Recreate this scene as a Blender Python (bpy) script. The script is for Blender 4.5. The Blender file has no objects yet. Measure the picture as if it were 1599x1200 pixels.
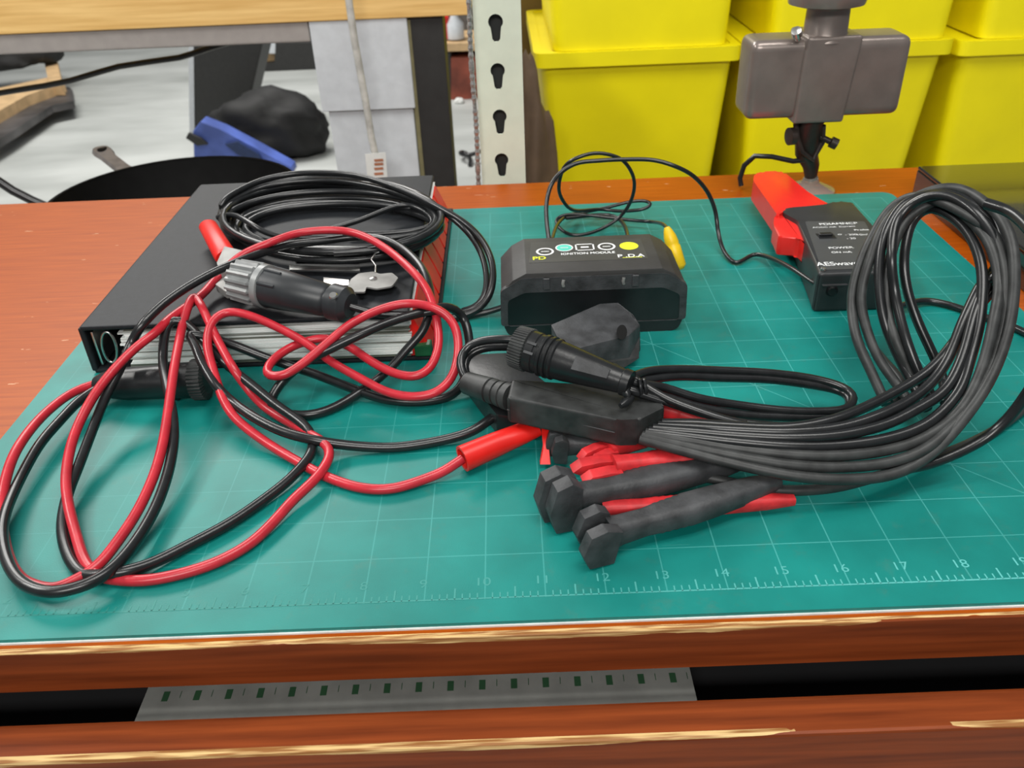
import bpy, bmesh, math, random
from mathutils import Vector, Matrix, noise
random.seed(7)
I = 0.0254                       # the scene is laid out in inches on the bench top, built in metres
C = bpy.context.scene.collection
S = bpy.context.scene
V = Vector
# ------------------------------------------------------------------ camera, world, lights, exposure
F, CAM = 1320.26, V((10.6609, -9.7717, 10.4842))
FW = V((-0.005653, 0.839984, -0.542581)); RT = V((0.999218, -0.016494, -0.035946)); UP = V((0.039143, 0.542360, 0.839234))
cd = bpy.data.cameras.new('camera'); cam = bpy.data.objects.new('camera', cd); C.objects.link(cam)
cd.sensor_width = 36; cd.lens = F/1599*36; cd.clip_start = 0.01; cd.clip_end = 60
m = Matrix.Identity(4)
for i in range(3):
    m[i][0] = RT[i]; m[i][1] = UP[i]; m[i][2] = -FW[i]; m[i][3] = CAM[i]*I
cam.matrix_world = m
cd.dof.use_dof = True; cd.dof.focus_distance = 16.5*I; cd.dof.aperture_fstop = 20
S.camera = cam
S.view_settings.view_transform = 'Standard'; S.view_settings.look = 'None'
S.view_settings.gamma = 1; S.view_settings.use_curve_mapping = False
S.view_settings.exposure = 0.0
w = bpy.data.worlds.new('world'); S.world = w; w.use_nodes = True
w.node_tree.nodes['Background'].inputs[0].default_value = (0.93, 0.96, 1, 1)
w.node_tree.nodes['Background'].inputs[1].default_value = 0.17
def area(name, loc, tgt, sx, sy, power, col=(1, .98, .94)):
    l = bpy.data.lights.new(name, 'AREA'); l.shape = 'RECTANGLE'; l.size = sx*I; l.size_y = sy*I
    l.energy = power; l.color = col
    o = bpy.data.objects.new(name, l); C.objects.link(o); o.location = V(loc)*I
    o.rotation_euler = (V(tgt)-V(loc)).to_track_quat('-Z', 'Y').to_euler()
    return o
area('ceiling_tube_light', (-46, 14, 56), (8, 8, 0), 40, 6, 19)
area('ceiling_tube_light', (18, -14, 72), (12, 14, 0), 48, 6, 9)
area('ceiling_tube_light', (-50, 130, 90), (-40, 120, -30), 96, 40, 120)
area('ceiling_tube_light', (28, 4, 80), (20, 50, 0), 60, 16, 20)
area('ceiling_tube_light', (4, -72, 58), (10, 30, -2), 60, 12, 35)

# ------------------------------------------------------------------ helpers
def ray(px, py): return FW + RT*((px-799.5)/F) - UP*((py-600)/F)
def P(px, py, z=0.0):                # point at height z seen at this place of the photo
    d = ray(px, py); return CAM + d*((z-CAM.z)/d.z)
def PY(px, py, Y):
    d = ray(px, py); return CAM + d*((Y-CAM.y)/d.y)
def nd(nt, t, **k):
    n = nt.nodes.new(t)
    for a, b in k.items(): setattr(n, a, b)
    return n
def mat(name, col, rough=.5, metal=0.0, var=.12, scale=60, bump=0.0, spec=.5, col2=None, emis=None, alpha=None, trans=0, coat=0, stretch=None, vscale=None):
    m = bpy.data.materials.new(name); m.use_nodes = True; nt = m.node_tree; b = nt.nodes['Principled BSDF']
    tc = nd(nt, 'ShaderNodeTexCoord'); nz = nd(nt, 'ShaderNodeTexNoise'); nz.inputs['Scale'].default_value = scale
    nz.inputs['Detail'].default_value = 5
    if stretch:
        mp = nd(nt, 'ShaderNodeMapping'); mp.inputs['Scale'].default_value = stretch
        nt.links.new(tc.outputs['Object'], mp.inputs[0]); nt.links.new(mp.outputs[0], nz.inputs['Vector'])
    else: nt.links.new(tc.outputs['Object'], nz.inputs['Vector'])
    rp = nd(nt, 'ShaderNodeValToRGB')
    c1 = [max(0, c*(1-var)) for c in col]; c2 = list(col2) if col2 else [min(1, c*(1+var)) for c in col]
    rp.color_ramp.elements[0].color = (*c1, 1); rp.color_ramp.elements[1].color = (*c2, 1)
    rp.color_ramp.elements[0].position = .35; rp.color_ramp.elements[1].position = .65
    nt.links.new(nz.outputs['Fac'], rp.inputs[0]); nt.links.new(rp.outputs[0], b.inputs['Base Color'])
    b.inputs['Roughness'].default_value = rough; b.inputs['Metallic'].default_value = metal
    b.inputs['Specular IOR Level'].default_value = spec
    b.inputs['Coat Weight'].default_value = coat
    b.inputs['Transmission Weight'].default_value = trans
    if bump:
        bp = nd(nt, 'ShaderNodeBump'); bp.inputs['Strength'].default_value = bump; bp.inputs['Distance'].default_value = .0005
        n2 = nd(nt, 'ShaderNodeTexNoise'); n2.inputs['Scale'].default_value = scale*8
        nt.links.new(tc.outputs['Object'], n2.inputs['Vector'])
        nt.links.new(n2.outputs['Fac'], bp.inputs['Height']); nt.links.new(bp.outputs[0], b.inputs['Normal'])
    return m
def tag(o, label=None, cat=None, group=None, kind=None):
    if label: o['label'] = label
    if cat: o['category'] = cat
    if group: o['group'] = group
    if kind: o['kind'] = kind
    return o
def thing(name, label, cat, loc=(0, 0, 0), group=None):
    o = bpy.data.objects.new(name, None); C.objects.link(o); o.location = V(loc)*I
    o.empty_display_size = .02
    return tag(o, label, cat, group)
def origin(o):
    v = V((0, 0, 0))
    while o is not None: v += o.location; o = o.parent
    return v
def obj(name, bm, mt, parent=None, smooth=None, label=None, loc=None):
    """bm is laid out in inches in bench coordinates; it becomes ONE mesh object in metres"""
    bmesh.ops.recalc_face_normals(bm, faces=bm.faces)
    o0 = origin(parent) if parent else V((0, 0, 0))
    if parent is None or loc is not None:
        if loc is None:
            c = V((0, 0, 0)); zs = min(v.co.z for v in bm.verts)
            for v in bm.verts: c += v.co
            c /= len(bm.verts); c.z = zs
        else: c = V(loc)
        own = c*I - o0
    else: own = V((0, 0, 0))
    for v in bm.verts: v.co = v.co*I - o0 - own
    me = bpy.data.meshes.new(name); bm.to_mesh(me); bm.free()
    if smooth is not None:
        for p in me.polygons: p.use_smooth = True
        try: me.set_sharp_from_angle(angle=math.radians(smooth))
        except Exception: pass
    me.materials.append(mt)
    o = bpy.data.objects.new(name, me); C.objects.link(o); o.location = own
    if parent: o.parent = parent
    if label: o['label'] = label
    return o
def BM(): return bmesh.new()
def add_box(bm, a, b, bev=0, seg=2, M=None):
    a, b = V(a), V(b)
    r = bmesh.ops.create_cube(bm, size=1); vs = r['verts']
    for v in vs: v.co = V(((a.x+b.x)/2+v.co.x*(b.x-a.x), (a.y+b.y)/2+v.co.y*(b.y-a.y), (a.z+b.z)/2+v.co.z*(b.z-a.z)))
    if bev:
        es = list({e for v in vs for e in v.link_edges})
        vs = list({v for f in bmesh.ops.bevel(bm, geom=es, offset=bev, segments=seg, affect='EDGES', profile=.6)['faces'] for v in f.verts} | {v for v in vs if v.is_valid})
    if M is not None:
        for v in vs: v.co = M @ v.co
    return bm
def add_prism(bm, poly, off, bev=0, seg=2, bev_v=0):
    """poly: list of 3D points (a face); off: extrusion vector"""
    off = V(off); n = len(poly)
    A = [bm.verts.new(V(p)) for p in poly]; B = [bm.verts.new(V(p)+off) for p in poly]
    fs = [bm.faces.new(A), bm.faces.new(B[::-1])]
    for i in range(n): fs.append(bm.faces.new([A[i], B[i], B[(i+1) % n], A[(i+1) % n]]))
    if bev:
        es = list({e for f in fs for e in f.edges})
        bmesh.ops.bevel(bm, geom=es, offset=bev, segments=seg, affect='EDGES', profile=.6)
    return bm
def round_poly(pts, r, k=5):
    """round the corners of a closed polygon (any plane)"""
    out = []; n = len(pts)
    for i in range(n):
        p, a, b = V(pts[i]), V(pts[i-1]), V(pts[(i+1) % n])
        rr = min(r, (a-p).length*.45, (b-p).length*.45)
        u, v = p+(a-p).normalized()*rr, p+(b-p).normalized()*rr
        for j in range(k+1):
            t = j/k; out.append(u*(1-t)**2 + p*2*t*(1-t) + v*t*t)
    return out
def frames(pts):
    n = len(pts); T = []
    for i in range(n):
        T.append((pts[min(i+1, n-1)]-pts[max(i-1, 0)]).normalized())
    N = T[0].orthogonal().normalized(); out = []
    for i in range(n):
        N = (N - T[i]*N.dot(T[i])).normalized(); out.append((T[i], N, T[i].cross(N)))
    return out
def add_tube(bm, pts, r, seg=10, radf=None):
    pts = [V(p) for p in pts]; fr = frames(pts); rings = []
    for i, (p, (t, n, b)) in enumerate(zip(pts, fr)):
        rr = r if radf is None else radf(i/(len(pts)-1))*r
        rings.append([bm.verts.new(p + (n*math.cos(a)+b*math.sin(a))*rr) for a in [2*math.pi*k/seg for k in range(seg)]])
    for i in range(len(rings)-1):
        for k in range(seg):
            bm.faces.new([rings[i][k], rings[i][(k+1) % seg], rings[i+1][(k+1) % seg], rings[i+1][k]])
    bm.faces.new(rings[0][::-1]); bm.faces.new(rings[-1])
    return bm
def axes(A, B):
    d = (V(B)-V(A)).normalized(); s = V((0, 0, 1)).cross(d)
    s = s.normalized() if s.length > 1e-3 else V((1, 0, 0)); return d, s, d.cross(s)
def add_lathe(bm, A, B, prof, seg=28, teeth=0, depth=0.0, sq=(1, 1)):
    """prof: (t in inches along A->B, radius); teeth cut a knurl"""
    A = V(A); d, s, u = axes(A, B); rings = []
    n = teeth*4 if teeth else seg
    for t, r in prof:
        ring = []
        for k in range(n):
            a = 2*math.pi*k/n; rr = r
            if teeth and k % 4 in (0, 3): rr = r-depth
            ring.append(bm.verts.new(A + d*t + (s*math.cos(a)*sq[0]+u*math.sin(a)*sq[1])*rr))
        rings.append(ring)
    for i in range(len(rings)-1):
        for k in range(n):
            bm.faces.new([rings[i][k], rings[i][(k+1) % n], rings[i+1][(k+1) % n], rings[i+1][k]])
    bm.faces.new(rings[0][::-1]); bm.faces.new(rings[-1])
    return bm
def catmull(pts, step=7):
    P_ = [V(p) for p in pts]; out = []
    Q = [P_[0]*2-P_[1]] + P_ + [P_[-1]*2-P_[-2]]
    for i in range(1, len(Q)-2):
        a, b, c, d = Q[i-1:i+3]
        n = max(2, int((V((c.x, c.y, 0))-V((b.x, b.y, 0))).length/step))
        for j in range(n):
            t = j/n
            out.append(.5*((2*b) + (c-a)*t + (2*a-5*b+4*c-d)*t*t + (3*b-a-3*c+d)*t**3))
    out.append(P_[-1]); return out
BLOCK = [((0.5, 7.62, 0), (8.3, 17.4, 1.30))]           # bodies that loose cables must lie on
def lay(pts, r, blocks=BLOCK, sm=3, step=7):
    """pts: (px, py, height): the cable's course where it lies on the mat or over other things"""
    W = []
    for q in catmull(pts, step):
        z = max(q.z, r+.005); p = P(q.x, q.y, z)
        for _ in range(400):
            hit = False
            for a, b in blocks:
                if a[0]-r < p.x < b[0]+r and a[1]-r < p.y < b[1]+r and p.z < b[2]+r: hit = True
            if not hit: break
            z += .02; p = P(q.x, q.y, z)
        W.append(p)
    for _ in range(sm):
        W = [W[0]] + [(W[i-1]+W[i]*2+W[i+1])/4 for i in range(1, len(W)-1)] + [W[-1]]
    for p in W: p.z = max(p.z, r)
    return W
def cable(name, pts, r, mt, parent=None, label=None, seg=10, **k):
    return obj(name, add_tube(BM(), lay(pts, r, **k), r, seg), mt, parent, smooth=60, label=label)
def text_bm(s, size, M, depth=.004, font_w=1.0, bold=.0):
    """flat lettering as mesh, local XY plane scaled and placed by M (inches)"""
    cu = bpy.data.curves.new('t', 'FONT'); cu.body = s; cu.size = 1; cu.align_x = 'CENTER'; cu.align_y = 'CENTER'; cu.offset = bold
    o = bpy.data.objects.new('t', cu); C.objects.link(o)
    dg = bpy.context.evaluated_depsgraph_get(); me = bpy.data.meshes.new_from_object(o.evaluated_get(dg))
    bm = BM(); bm.from_mesh(me); bpy.data.objects.remove(o); bpy.data.curves.remove(cu); bpy.data.meshes.remove(me)
    for v in bm.verts: v.co = M @ V((v.co.x*size*font_w, v.co.y*size, 0))
    return bm
def merge(dst, src):
    me = bpy.data.meshes.new('x'); src.to_mesh(me); src.free(); dst.from_mesh(me); bpy.data.meshes.remove(me)
def add_ring(bm, c, r0, r1, z, seg=36, sy=1):
    a = [bm.verts.new((c[0]+r0*math.cos(t), c[1]+sy*r0*math.sin(t), z)) for t in [2*math.pi*k/seg for k in range(seg)]]
    b = [bm.verts.new((c[0]+r1*math.cos(t), c[1]+sy*r1*math.sin(t), z)) for t in [2*math.pi*k/seg for k in range(seg)]]
    for k in range(seg): bm.faces.new([a[k], b[k], b[(k+1) % seg], a[(k+1) % seg]])
def add_disc(bm, c, r, z, seg=36, sy=1):
    bm.faces.new([bm.verts.new((c[0]+r*math.cos(t), c[1]+sy*r*math.sin(t), z)) for t in [2*math.pi*k/seg for k in range(seg)]])
def add_quad(bm, a, b, z):
    bm.faces.new([bm.verts.new(p) for p in ((a[0], a[1], z), (b[0], a[1], z), (b[0], b[1], z), (a[0], b[1], z))])

# ------------------------------------------------------------------ materials
def wood_mat(name, dark, light, rough, axis='x', chip=None, freq=1.0, scratch=False):
    m = bpy.data.materials.new(name); m.use_nodes = True; nt = m.node_tree; b = nt.nodes['Principled BSDF']
    tc = nd(nt, 'ShaderNodeTexCoord'); mp = nd(nt, 'ShaderNodeMapping')
    mp.inputs['Scale'].default_value = (3*freq, 60*freq, 60*freq)
    nt.links.new(tc.outputs['Object'], mp.inputs[0])
    nz = nd(nt, 'ShaderNodeTexNoise'); nz.inputs['Scale'].default_value = 4; nz.inputs['Detail'].default_value = 8
    nt.links.new(mp.outputs[0], nz.inputs['Vector'])
    rp = nd(nt, 'ShaderNodeValToRGB'); rp.color_ramp.elements[0].position = .3; rp.color_ramp.elements[1].position = .7
    rp.color_ramp.elements[0].color = (*dark, 1); rp.color_ramp.elements[1].color = (*light, 1)
    nt.links.new(nz.outputs['Fac'], rp.inputs[0]); out = rp.outputs[0]
    def mix(fac, colr, prev):
        mx = nd(nt, 'ShaderNodeMix', data_type='RGBA'); nt.links.new(fac, mx.inputs[0]); nt.links.new(prev, mx.inputs[6])
        mx.inputs[7].default_value = (*colr, 1); return mx.outputs[2]
    def math_(op, a, b_):
        n = nd(nt, 'ShaderNodeMath', operation=op)
        for i, x in enumerate((a, b_)):
            if x is None: continue
            if isinstance(x, (int, float)): n.inputs[i].default_value = x
            else: nt.links.new(x, n.inputs[i])
        return n.outputs[0]
    if scratch:
        m2 = nd(nt, 'ShaderNodeMapping'); m2.inputs['Scale'].default_value = (30, 130, 60); nt.links.new(tc.outputs['Object'], m2.inputs[0])
        n2 = nd(nt, 'ShaderNodeTexNoise'); n2.inputs['Scale'].default_value = 2.2; n2.inputs['Detail'].default_value = 2
        nt.links.new(m2.outputs[0], n2.inputs['Vector'])
        out = mix(math_('MULTIPLY', math_('GREATER_THAN', n2.outputs['Fac'], .74), .55), (.75, .5, .3), out)
    if chip:                       # bare pale wood where the edge has worn through
        sx = nd(nt, 'ShaderNodeSeparateXYZ'); nt.links.new(tc.outputs['Object'], sx.inputs[0])
        n3 = nd(nt, 'ShaderNodeTexNoise'); n3.inputs['Scale'].default_value = 1; n3.inputs['Detail'].default_value = 5
        m3 = nd(nt, 'ShaderNodeMapping'); m3.inputs['Scale'].default_value = (14, 14, 60); nt.links.new(tc.outputs['Object'], m3.inputs[0])
        nt.links.new(m3.outputs[0], n3.inputs['Vector'])
        lvl = math_('SUBTRACT', chip[0]*I, math_('MULTIPLY', math_('SUBTRACT', n3.outputs['Fac'], chip[2]), chip[1]*I))
        n6 = nd(nt, 'ShaderNodeTexNoise'); n6.inputs['Scale'].default_value = 5.5; n6.inputs['Detail'].default_value = 1; nt.links.new(tc.outputs['Object'], n6.inputs['Vector'])
        lvl = math_('SUBTRACT', lvl, math_('MULTIPLY', math_('SUBTRACT', n6.outputs['Fac'], .52), .45*I))
        f = math_('GREATER_THAN', sx.outputs['Z'], lvl)
        if chip[3] is not None: f = math_('MULTIPLY', f, math_('LESS_THAN', sx.outputs['Y'], chip[3]*I))
        n4 = nd(nt, 'ShaderNodeTexNoise'); n4.inputs['Scale'].default_value = 300; nt.links.new(mp.outputs[0], n4.inputs['Vector']); n4.inputs['Scale'].default_value = 12
        r4 = nd(nt, 'ShaderNodeValToRGB'); r4.color_ramp.elements[0].position = .42; r4.color_ramp.elements[1].position = .62
        r4.color_ramp.elements[0].color = (.30, .13, .04, 1); r4.color_ramp.elements[1].color = (.72, .5, .22, 1)
        nt.links.new(n4.outputs['Fac'], r4.inputs[0])
        mx = nd(nt, 'ShaderNodeMix', data_type='RGBA'); nt.links.new(f, mx.inputs[0]); nt.links.new(out, mx.inputs[6]); nt.links.new(r4.outputs[0], mx.inputs[7])
        out = mx.outputs[2]
    nt.links.new(out, b.inputs['Base Color']); b.inputs['Roughness'].default_value = rough; b.inputs['Specular IOR Level'].default_value = .16
    return m
def mat_board():
    m = bpy.data.materials.new('cutting_mat_green'); m.use_nodes = True; nt = m.node_tree; b = nt.nodes['Principled BSDF']
    tc = nd(nt, 'ShaderNodeTexCoord'); mp = nd(nt, 'ShaderNodeMapping'); mp.inputs['Scale'].default_value = (1/I,)*3
    nt.links.new(tc.outputs['Object'], mp.inputs[0]); sx = nd(nt, 'ShaderNodeSeparateXYZ'); nt.links.new(mp.outputs[0], sx.inputs[0])
    def M(op, a, c=None, d=None):
        n = nd(nt, 'ShaderNodeMath', operation=op)
        for i, x in enumerate((a, c, d)):
            if x is None: continue
            if isinstance(x, (int, float)): n.inputs[i].default_value = x
            else: nt.links.new(x, n.inputs[i])
        return n.outputs[0]
    X, Y = sx.outputs['X'], sx.outputs['Y']
    def near(a, wd): return M('LESS_THAN', M('ABSOLUTE', M('SUBTRACT', M('FRACT', M('ADD', a, .5)), .5)), wd)
    inside = M('MULTIPLY', M('MULTIPLY', M('GREATER_THAN', X, -.02), M('LESS_THAN', X, 23.02)), M('MULTIPLY', M('GREATER_THAN', Y, -.02), M('LESS_THAN', Y, 17.02)))
    g = M('MAXIMUM', near(X, .012), near(Y, .012))
    dg = M('LESS_THAN', M('ABSOLUTE', M('SUBTRACT', M('ADD', X, Y), 22)), .02)
    dg2 = M('LESS_THAN', M('ABSOLUTE', M('SUBTRACT', M('SUBTRACT', M('MULTIPLY', X, .577), Y), 9.2)), .018)
    g = M('MAXIMUM', g, M('MULTIPLY', dg, .8))
    g = M('MULTIPLY', g, inside)
    n1 = nd(nt, 'ShaderNodeTexNoise'); n1.inputs['Scale'].default_value = .55; n1.inputs['Detail'].default_value = 6; nt.links.new(mp.outputs[0], n1.inputs['Vector'])
    r1 = nd(nt, 'ShaderNodeValToRGB'); r1.color_ramp.elements[0].position = .3; r1.color_ramp.elements[1].position = .72
    r1.color_ramp.elements[0].color = (.002, .158, .138, 1); r1.color_ramp.elements[1].color = (.005, .232, .204, 1)
    nt.links.new(n1.outputs['Fac'], r1.inputs[0])
    # dusty smudges and fine cuts
    n2 = nd(nt, 'ShaderNodeTexNoise'); n2.inputs['Scale'].default_value = 1.6; n2.inputs['Detail'].default_value = 9; n2.inputs['Roughness'].default_value = .7
    nt.links.new(mp.outputs[0], n2.inputs['Vector'])
    sm = M('MULTIPLY', M('MAXIMUM', M('SUBTRACT', n2.outputs['Fac'], .56), 0), 1.6)
    mx = nd(nt, 'ShaderNodeMix', data_type='RGBA'); nt.links.new(sm, mx.inputs[0]); nt.links.new(r1.outputs[0], mx.inputs[6]); mx.inputs[7].default_value = (.08, .15, .11, 1)
    cut = None
    for rot, sc in ((.4, 1), (-.7, 1.3), (1.2, .8)):
        mr = nd(nt, 'ShaderNodeMapping'); mr.inputs['Rotation'].default_value = (0, 0, rot); mr.inputs['Scale'].default_value = (.28*sc, 9*sc, 1)
        nt.links.new(mp.outputs[0], mr.inputs[0]); nn = nd(nt, 'ShaderNodeTexNoise'); nn.inputs['Scale'].default_value = 1; nn.inputs['Detail'].default_value = 1
        nt.links.new(mr.outputs[0], nn.inputs['Vector']); c = M('GREATER_THAN', nn.outputs['Fac'], .795)
        cut = c if cut is None else M('MAXIMUM', cut, c)
    mx1 = nd(nt, 'ShaderNodeMix', data_type='RGBA'); nt.links.new(M('MULTIPLY', cut, .22), mx1.inputs[0]); nt.links.new(mx.outputs[2], mx1.inputs[6]); mx1.inputs[7].default_value = (.12, .42, .38, 1)
    n3 = nd(nt, 'ShaderNodeTexNoise'); n3.inputs['Scale'].default_value = .35; nt.links.new(mp.outputs[0], n3.inputs['Vector'])
    gx = M('MINIMUM', M('MAXIMUM', M('MULTIPLY', M('ADD', X, 1), .021), .09), .34)      # the print is rubbed off towards the left
    fac = M('MULTIPLY', M('MULTIPLY', g, M('ADD', n3.outputs['Fac'], .25)), gx)
    mx2 = nd(nt, 'ShaderNodeMix', data_type='RGBA'); nt.links.new(fac, mx2.inputs[0]); nt.links.new(mx1.outputs[2], mx2.inputs[6]); mx2.inputs[7].default_value = (.16, .62, .60, 1)
    nt.links.new(mx2.outputs[2], b.inputs['Base Color'])
    b.inputs['Roughness'].default_value = .42; b.inputs['Specular IOR Level'].default_value = .4
    bp = nd(nt, 'ShaderNodeBump'); bp.inputs['Strength'].default_value = .12; bp.inputs['Distance'].default_value = .0003
    n5 = nd(nt, 'ShaderNodeTexNoise'); n5.inputs['Scale'].default_value = 40; nt.links.new(mp.outputs[0], n5.inputs['Vector'])
    nt.links.new(n5.outputs['Fac'], bp.inputs['Height']); nt.links.new(bp.outputs[0], b.inputs['Normal'])
    return m
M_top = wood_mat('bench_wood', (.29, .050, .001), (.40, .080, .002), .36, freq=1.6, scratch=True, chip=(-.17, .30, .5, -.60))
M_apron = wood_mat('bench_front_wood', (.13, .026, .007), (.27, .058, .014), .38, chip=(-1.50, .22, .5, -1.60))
M_lip = wood_mat('bench_edge_wood', (.12, .024, .006), (.24, .050, .012), .40, chip=(-.145, .36, .5, -.3))
M_mat = mat_board()
M_matedge = mat('mat_core', (.72, .74, .72), .5)
M_print = mat('mat_print', (.16, .62, .60), .5, var=.3, scale=200)
M_printw = M_print.copy(); _nt = M_printw.node_tree; _b = _nt.nodes['Principled BSDF']        # worn off towards the left
_tc = nd(_nt, 'ShaderNodeTexCoord'); _sx = nd(_nt, 'ShaderNodeSeparateXYZ'); _nt.links.new(_tc.outputs['Object'], _sx.inputs[0])
_mr = nd(_nt, 'ShaderNodeMapRange'); _nt.links.new(_sx.outputs['X'], _mr.inputs[0]); _mr.inputs[1].default_value = 7*I; _mr.inputs[2].default_value = 18*I; _mr.inputs[3].default_value = .06; _mr.inputs[4].default_value = .62
_mx = nd(_nt, 'ShaderNodeMix', data_type='RGBA'); _nt.links.new(_mr.outputs[0], _mx.inputs[0]); _mx.inputs[6].default_value = (.005, .18, .15, 1); _mx.inputs[7].default_value = (.16, .62, .60, 1)
_nt.links.new(_mx.outputs[2], _b.inputs['Base Color'])
M_red = mat('red_rubber', (.50, .020, .034), .32, var=.1, scale=120)
M_boot = mat('bright_red_vinyl', (.72, .012, .008), .38, var=.08)
M_redp = mat('red_plastic', (.75, .02, .015), .35, var=.05)
M_reddull = mat('dusty_red_rubber', (.55, .02, .025), .5, var=.2, scale=150)
M_blk = mat('black_rubber', (.011, .012, .013), .28, var=.2, scale=200, spec=.55)
M_blk2 = mat('dusty_black_rubber', (.030, .032, .032), .48, var=.35, scale=120, spec=.45)
M_blkp = mat('black_plastic', (.010, .011, .012), .32, var=.2, spec=.5, bump=.1)
M_grip = mat('grey_black_grip', (.040, .042, .045), .55, var=.4, scale=90, bump=.3)
M_chr = mat('grey_ribbed_plastic', (.20, .21, .21), .32, var=.2)
M_steel = mat('bright_steel', (.62, .62, .60), .28, 1.0, var=.1)
M_dullst = mat('dull_grey_metal', (.25, .25, .24), .5, .25, var=.2)
M_vinyl = mat('black_binder_vinyl', (.014, .016, .019), .5, var=.15, scale=300, bump=.2, spec=.25)
M_lid = mat('module_lid', (.035, .034, .033), .55, var=.15, bump=.15)
M_label = mat('module_label', (.050, .050, .048), .45, var=.1)
M_white = mat('white_print', (.80, .82, .82), .5)
M_teal = mat('teal_print', (.10, .62, .50), .5)
M_lime = mat('lime_print', (.78, .85, .03), .5)
M_yel = mat('yellow_plastic', (.80, .52, .01), .4)
M_bin = mat('yellow_bin_plastic', (.96, .84, .0), .5, var=.04, scale=10)
M_beech = wood_mat('beech', (.72, .43, .14), (.92, .62, .25), .5, freq=.7)
M_gframe = mat('grey_painted_steel', (.62, .65, .68), .5, var=.05)
M_rail = mat('taupe_painted_steel', (.36, .33, .31), .5, var=.05)
M_dark = mat('dark_painted_steel', (.028, .028, .027), .55, var=.1)
M_post = mat('pale_green_enamel', (.74, .80, .66), .4, var=.03)
M_taupe = mat('taupe_metal_paint', (.24, .20, .18), .30, .45, var=.08)
M_conc = mat('concrete', (.42, .44, .42), .6, var=.14, scale=1.3, col2=(.56, .58, .56), stretch=(1, 2.5, 1))
M_paper = mat('paper', (.78, .79, .76), .6, var=.04)
M_case = mat('glossy_black_case', (.012, .012, .010), .12, var=.1, spec=.9, coat=.6)
M_meter = mat('meter_grey_plastic', (.026, .028, .030), .42, var=.12)
M_mface = mat('meter_face', (.062, .066, .068), .4, var=.06)
M_blue = mat('blue_plastic', (.10, .16, .52), .5, var=.3, scale=8)
M_iron = mat('cast_iron', (.003, .003, .003), .7, var=.2, spec=.12)
M_ironh = mat('worn_grey_iron', (.22, .20, .19), .5, .3, var=.15)
M_tan = mat('tan_wood', (.62, .42, .22), .6, var=.15, scale=20)
M_bag = mat('black_cloth', (.012, .012, .012), .7, var=.4, scale=8)
M_brown = mat('brown_board', (.16, .10, .02), .7, var=.2, scale=12)
M_sack = mat('brown_sack', (.11, .07, .04), .8, var=.25, scale=15)
M_clear = mat('clear_suction_plastic', (.75, .70, .62), .12, trans=.75, var=.02)

# ------------------------------------------------------------------ setting
o = obj('floor', add_box(BM(), (-300, -60, -31), (300, 420, -30)), M_conc, loc=(0, 0, -31)); tag(o, kind='structure')
o = obj('wall_back', add_box(BM(), (-300, 420, -31), (300, 424, 90)), mat('wall_paint', (.6, .6, .57), .8), loc=(0, 420, -31)); tag(o, kind='structure')

# ------------------------------------------------------------------ wooden bench
TT = -.1                        # bench top surface; the mat's face is height 0
TL, TR, TB, TF = -14.0, 38.0, 20.1, -.66
bench = thing('wooden_workbench', 'reddish brown varnished wooden bench with worn front edges carrying the green mat', 'bench', (12, 10, -30))
obj('bench_top', add_box(BM(), (TL, TF, TT-.95), (TR, TB, TT), .05, 2), M_top, bench, loc=(0, 0, 0))
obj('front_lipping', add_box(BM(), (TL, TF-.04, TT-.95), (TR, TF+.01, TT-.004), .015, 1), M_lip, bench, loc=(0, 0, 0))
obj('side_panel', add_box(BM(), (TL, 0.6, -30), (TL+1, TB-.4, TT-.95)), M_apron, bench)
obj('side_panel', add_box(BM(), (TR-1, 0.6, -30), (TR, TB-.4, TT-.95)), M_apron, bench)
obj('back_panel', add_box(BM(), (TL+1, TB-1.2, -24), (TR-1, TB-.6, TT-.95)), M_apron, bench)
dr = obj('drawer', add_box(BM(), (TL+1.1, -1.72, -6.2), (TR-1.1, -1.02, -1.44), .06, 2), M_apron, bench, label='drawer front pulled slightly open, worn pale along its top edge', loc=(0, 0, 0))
obj('drawer_bottom', add_box(BM(), (TL+1.3, -1.02, -2.45), (TR-1.3, 14, -2.3)), mat('drawer_shade_black', (.004, .004, .005), .9), dr)  # near black colour stands in for the shade inside the drawer
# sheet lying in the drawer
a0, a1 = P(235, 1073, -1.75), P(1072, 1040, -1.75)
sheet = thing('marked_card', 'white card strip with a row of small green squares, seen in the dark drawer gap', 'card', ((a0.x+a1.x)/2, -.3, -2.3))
obj('card', add_box(BM(), (a0.x-.05, -.98, -2.28), (a1.x+.05, 3.0, -1.78)), mat('shaded_white_card', (.20, .205, .19), .7), sheet)  # white card coloured grey, the shade of the drawer gap put into it
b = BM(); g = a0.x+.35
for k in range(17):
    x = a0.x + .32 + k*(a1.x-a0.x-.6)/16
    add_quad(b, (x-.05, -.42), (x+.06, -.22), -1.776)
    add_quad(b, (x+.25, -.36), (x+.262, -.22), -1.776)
obj('printed_marks', b, mat('card_green_print', (.02, .07, .03), .6), sheet)

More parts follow.
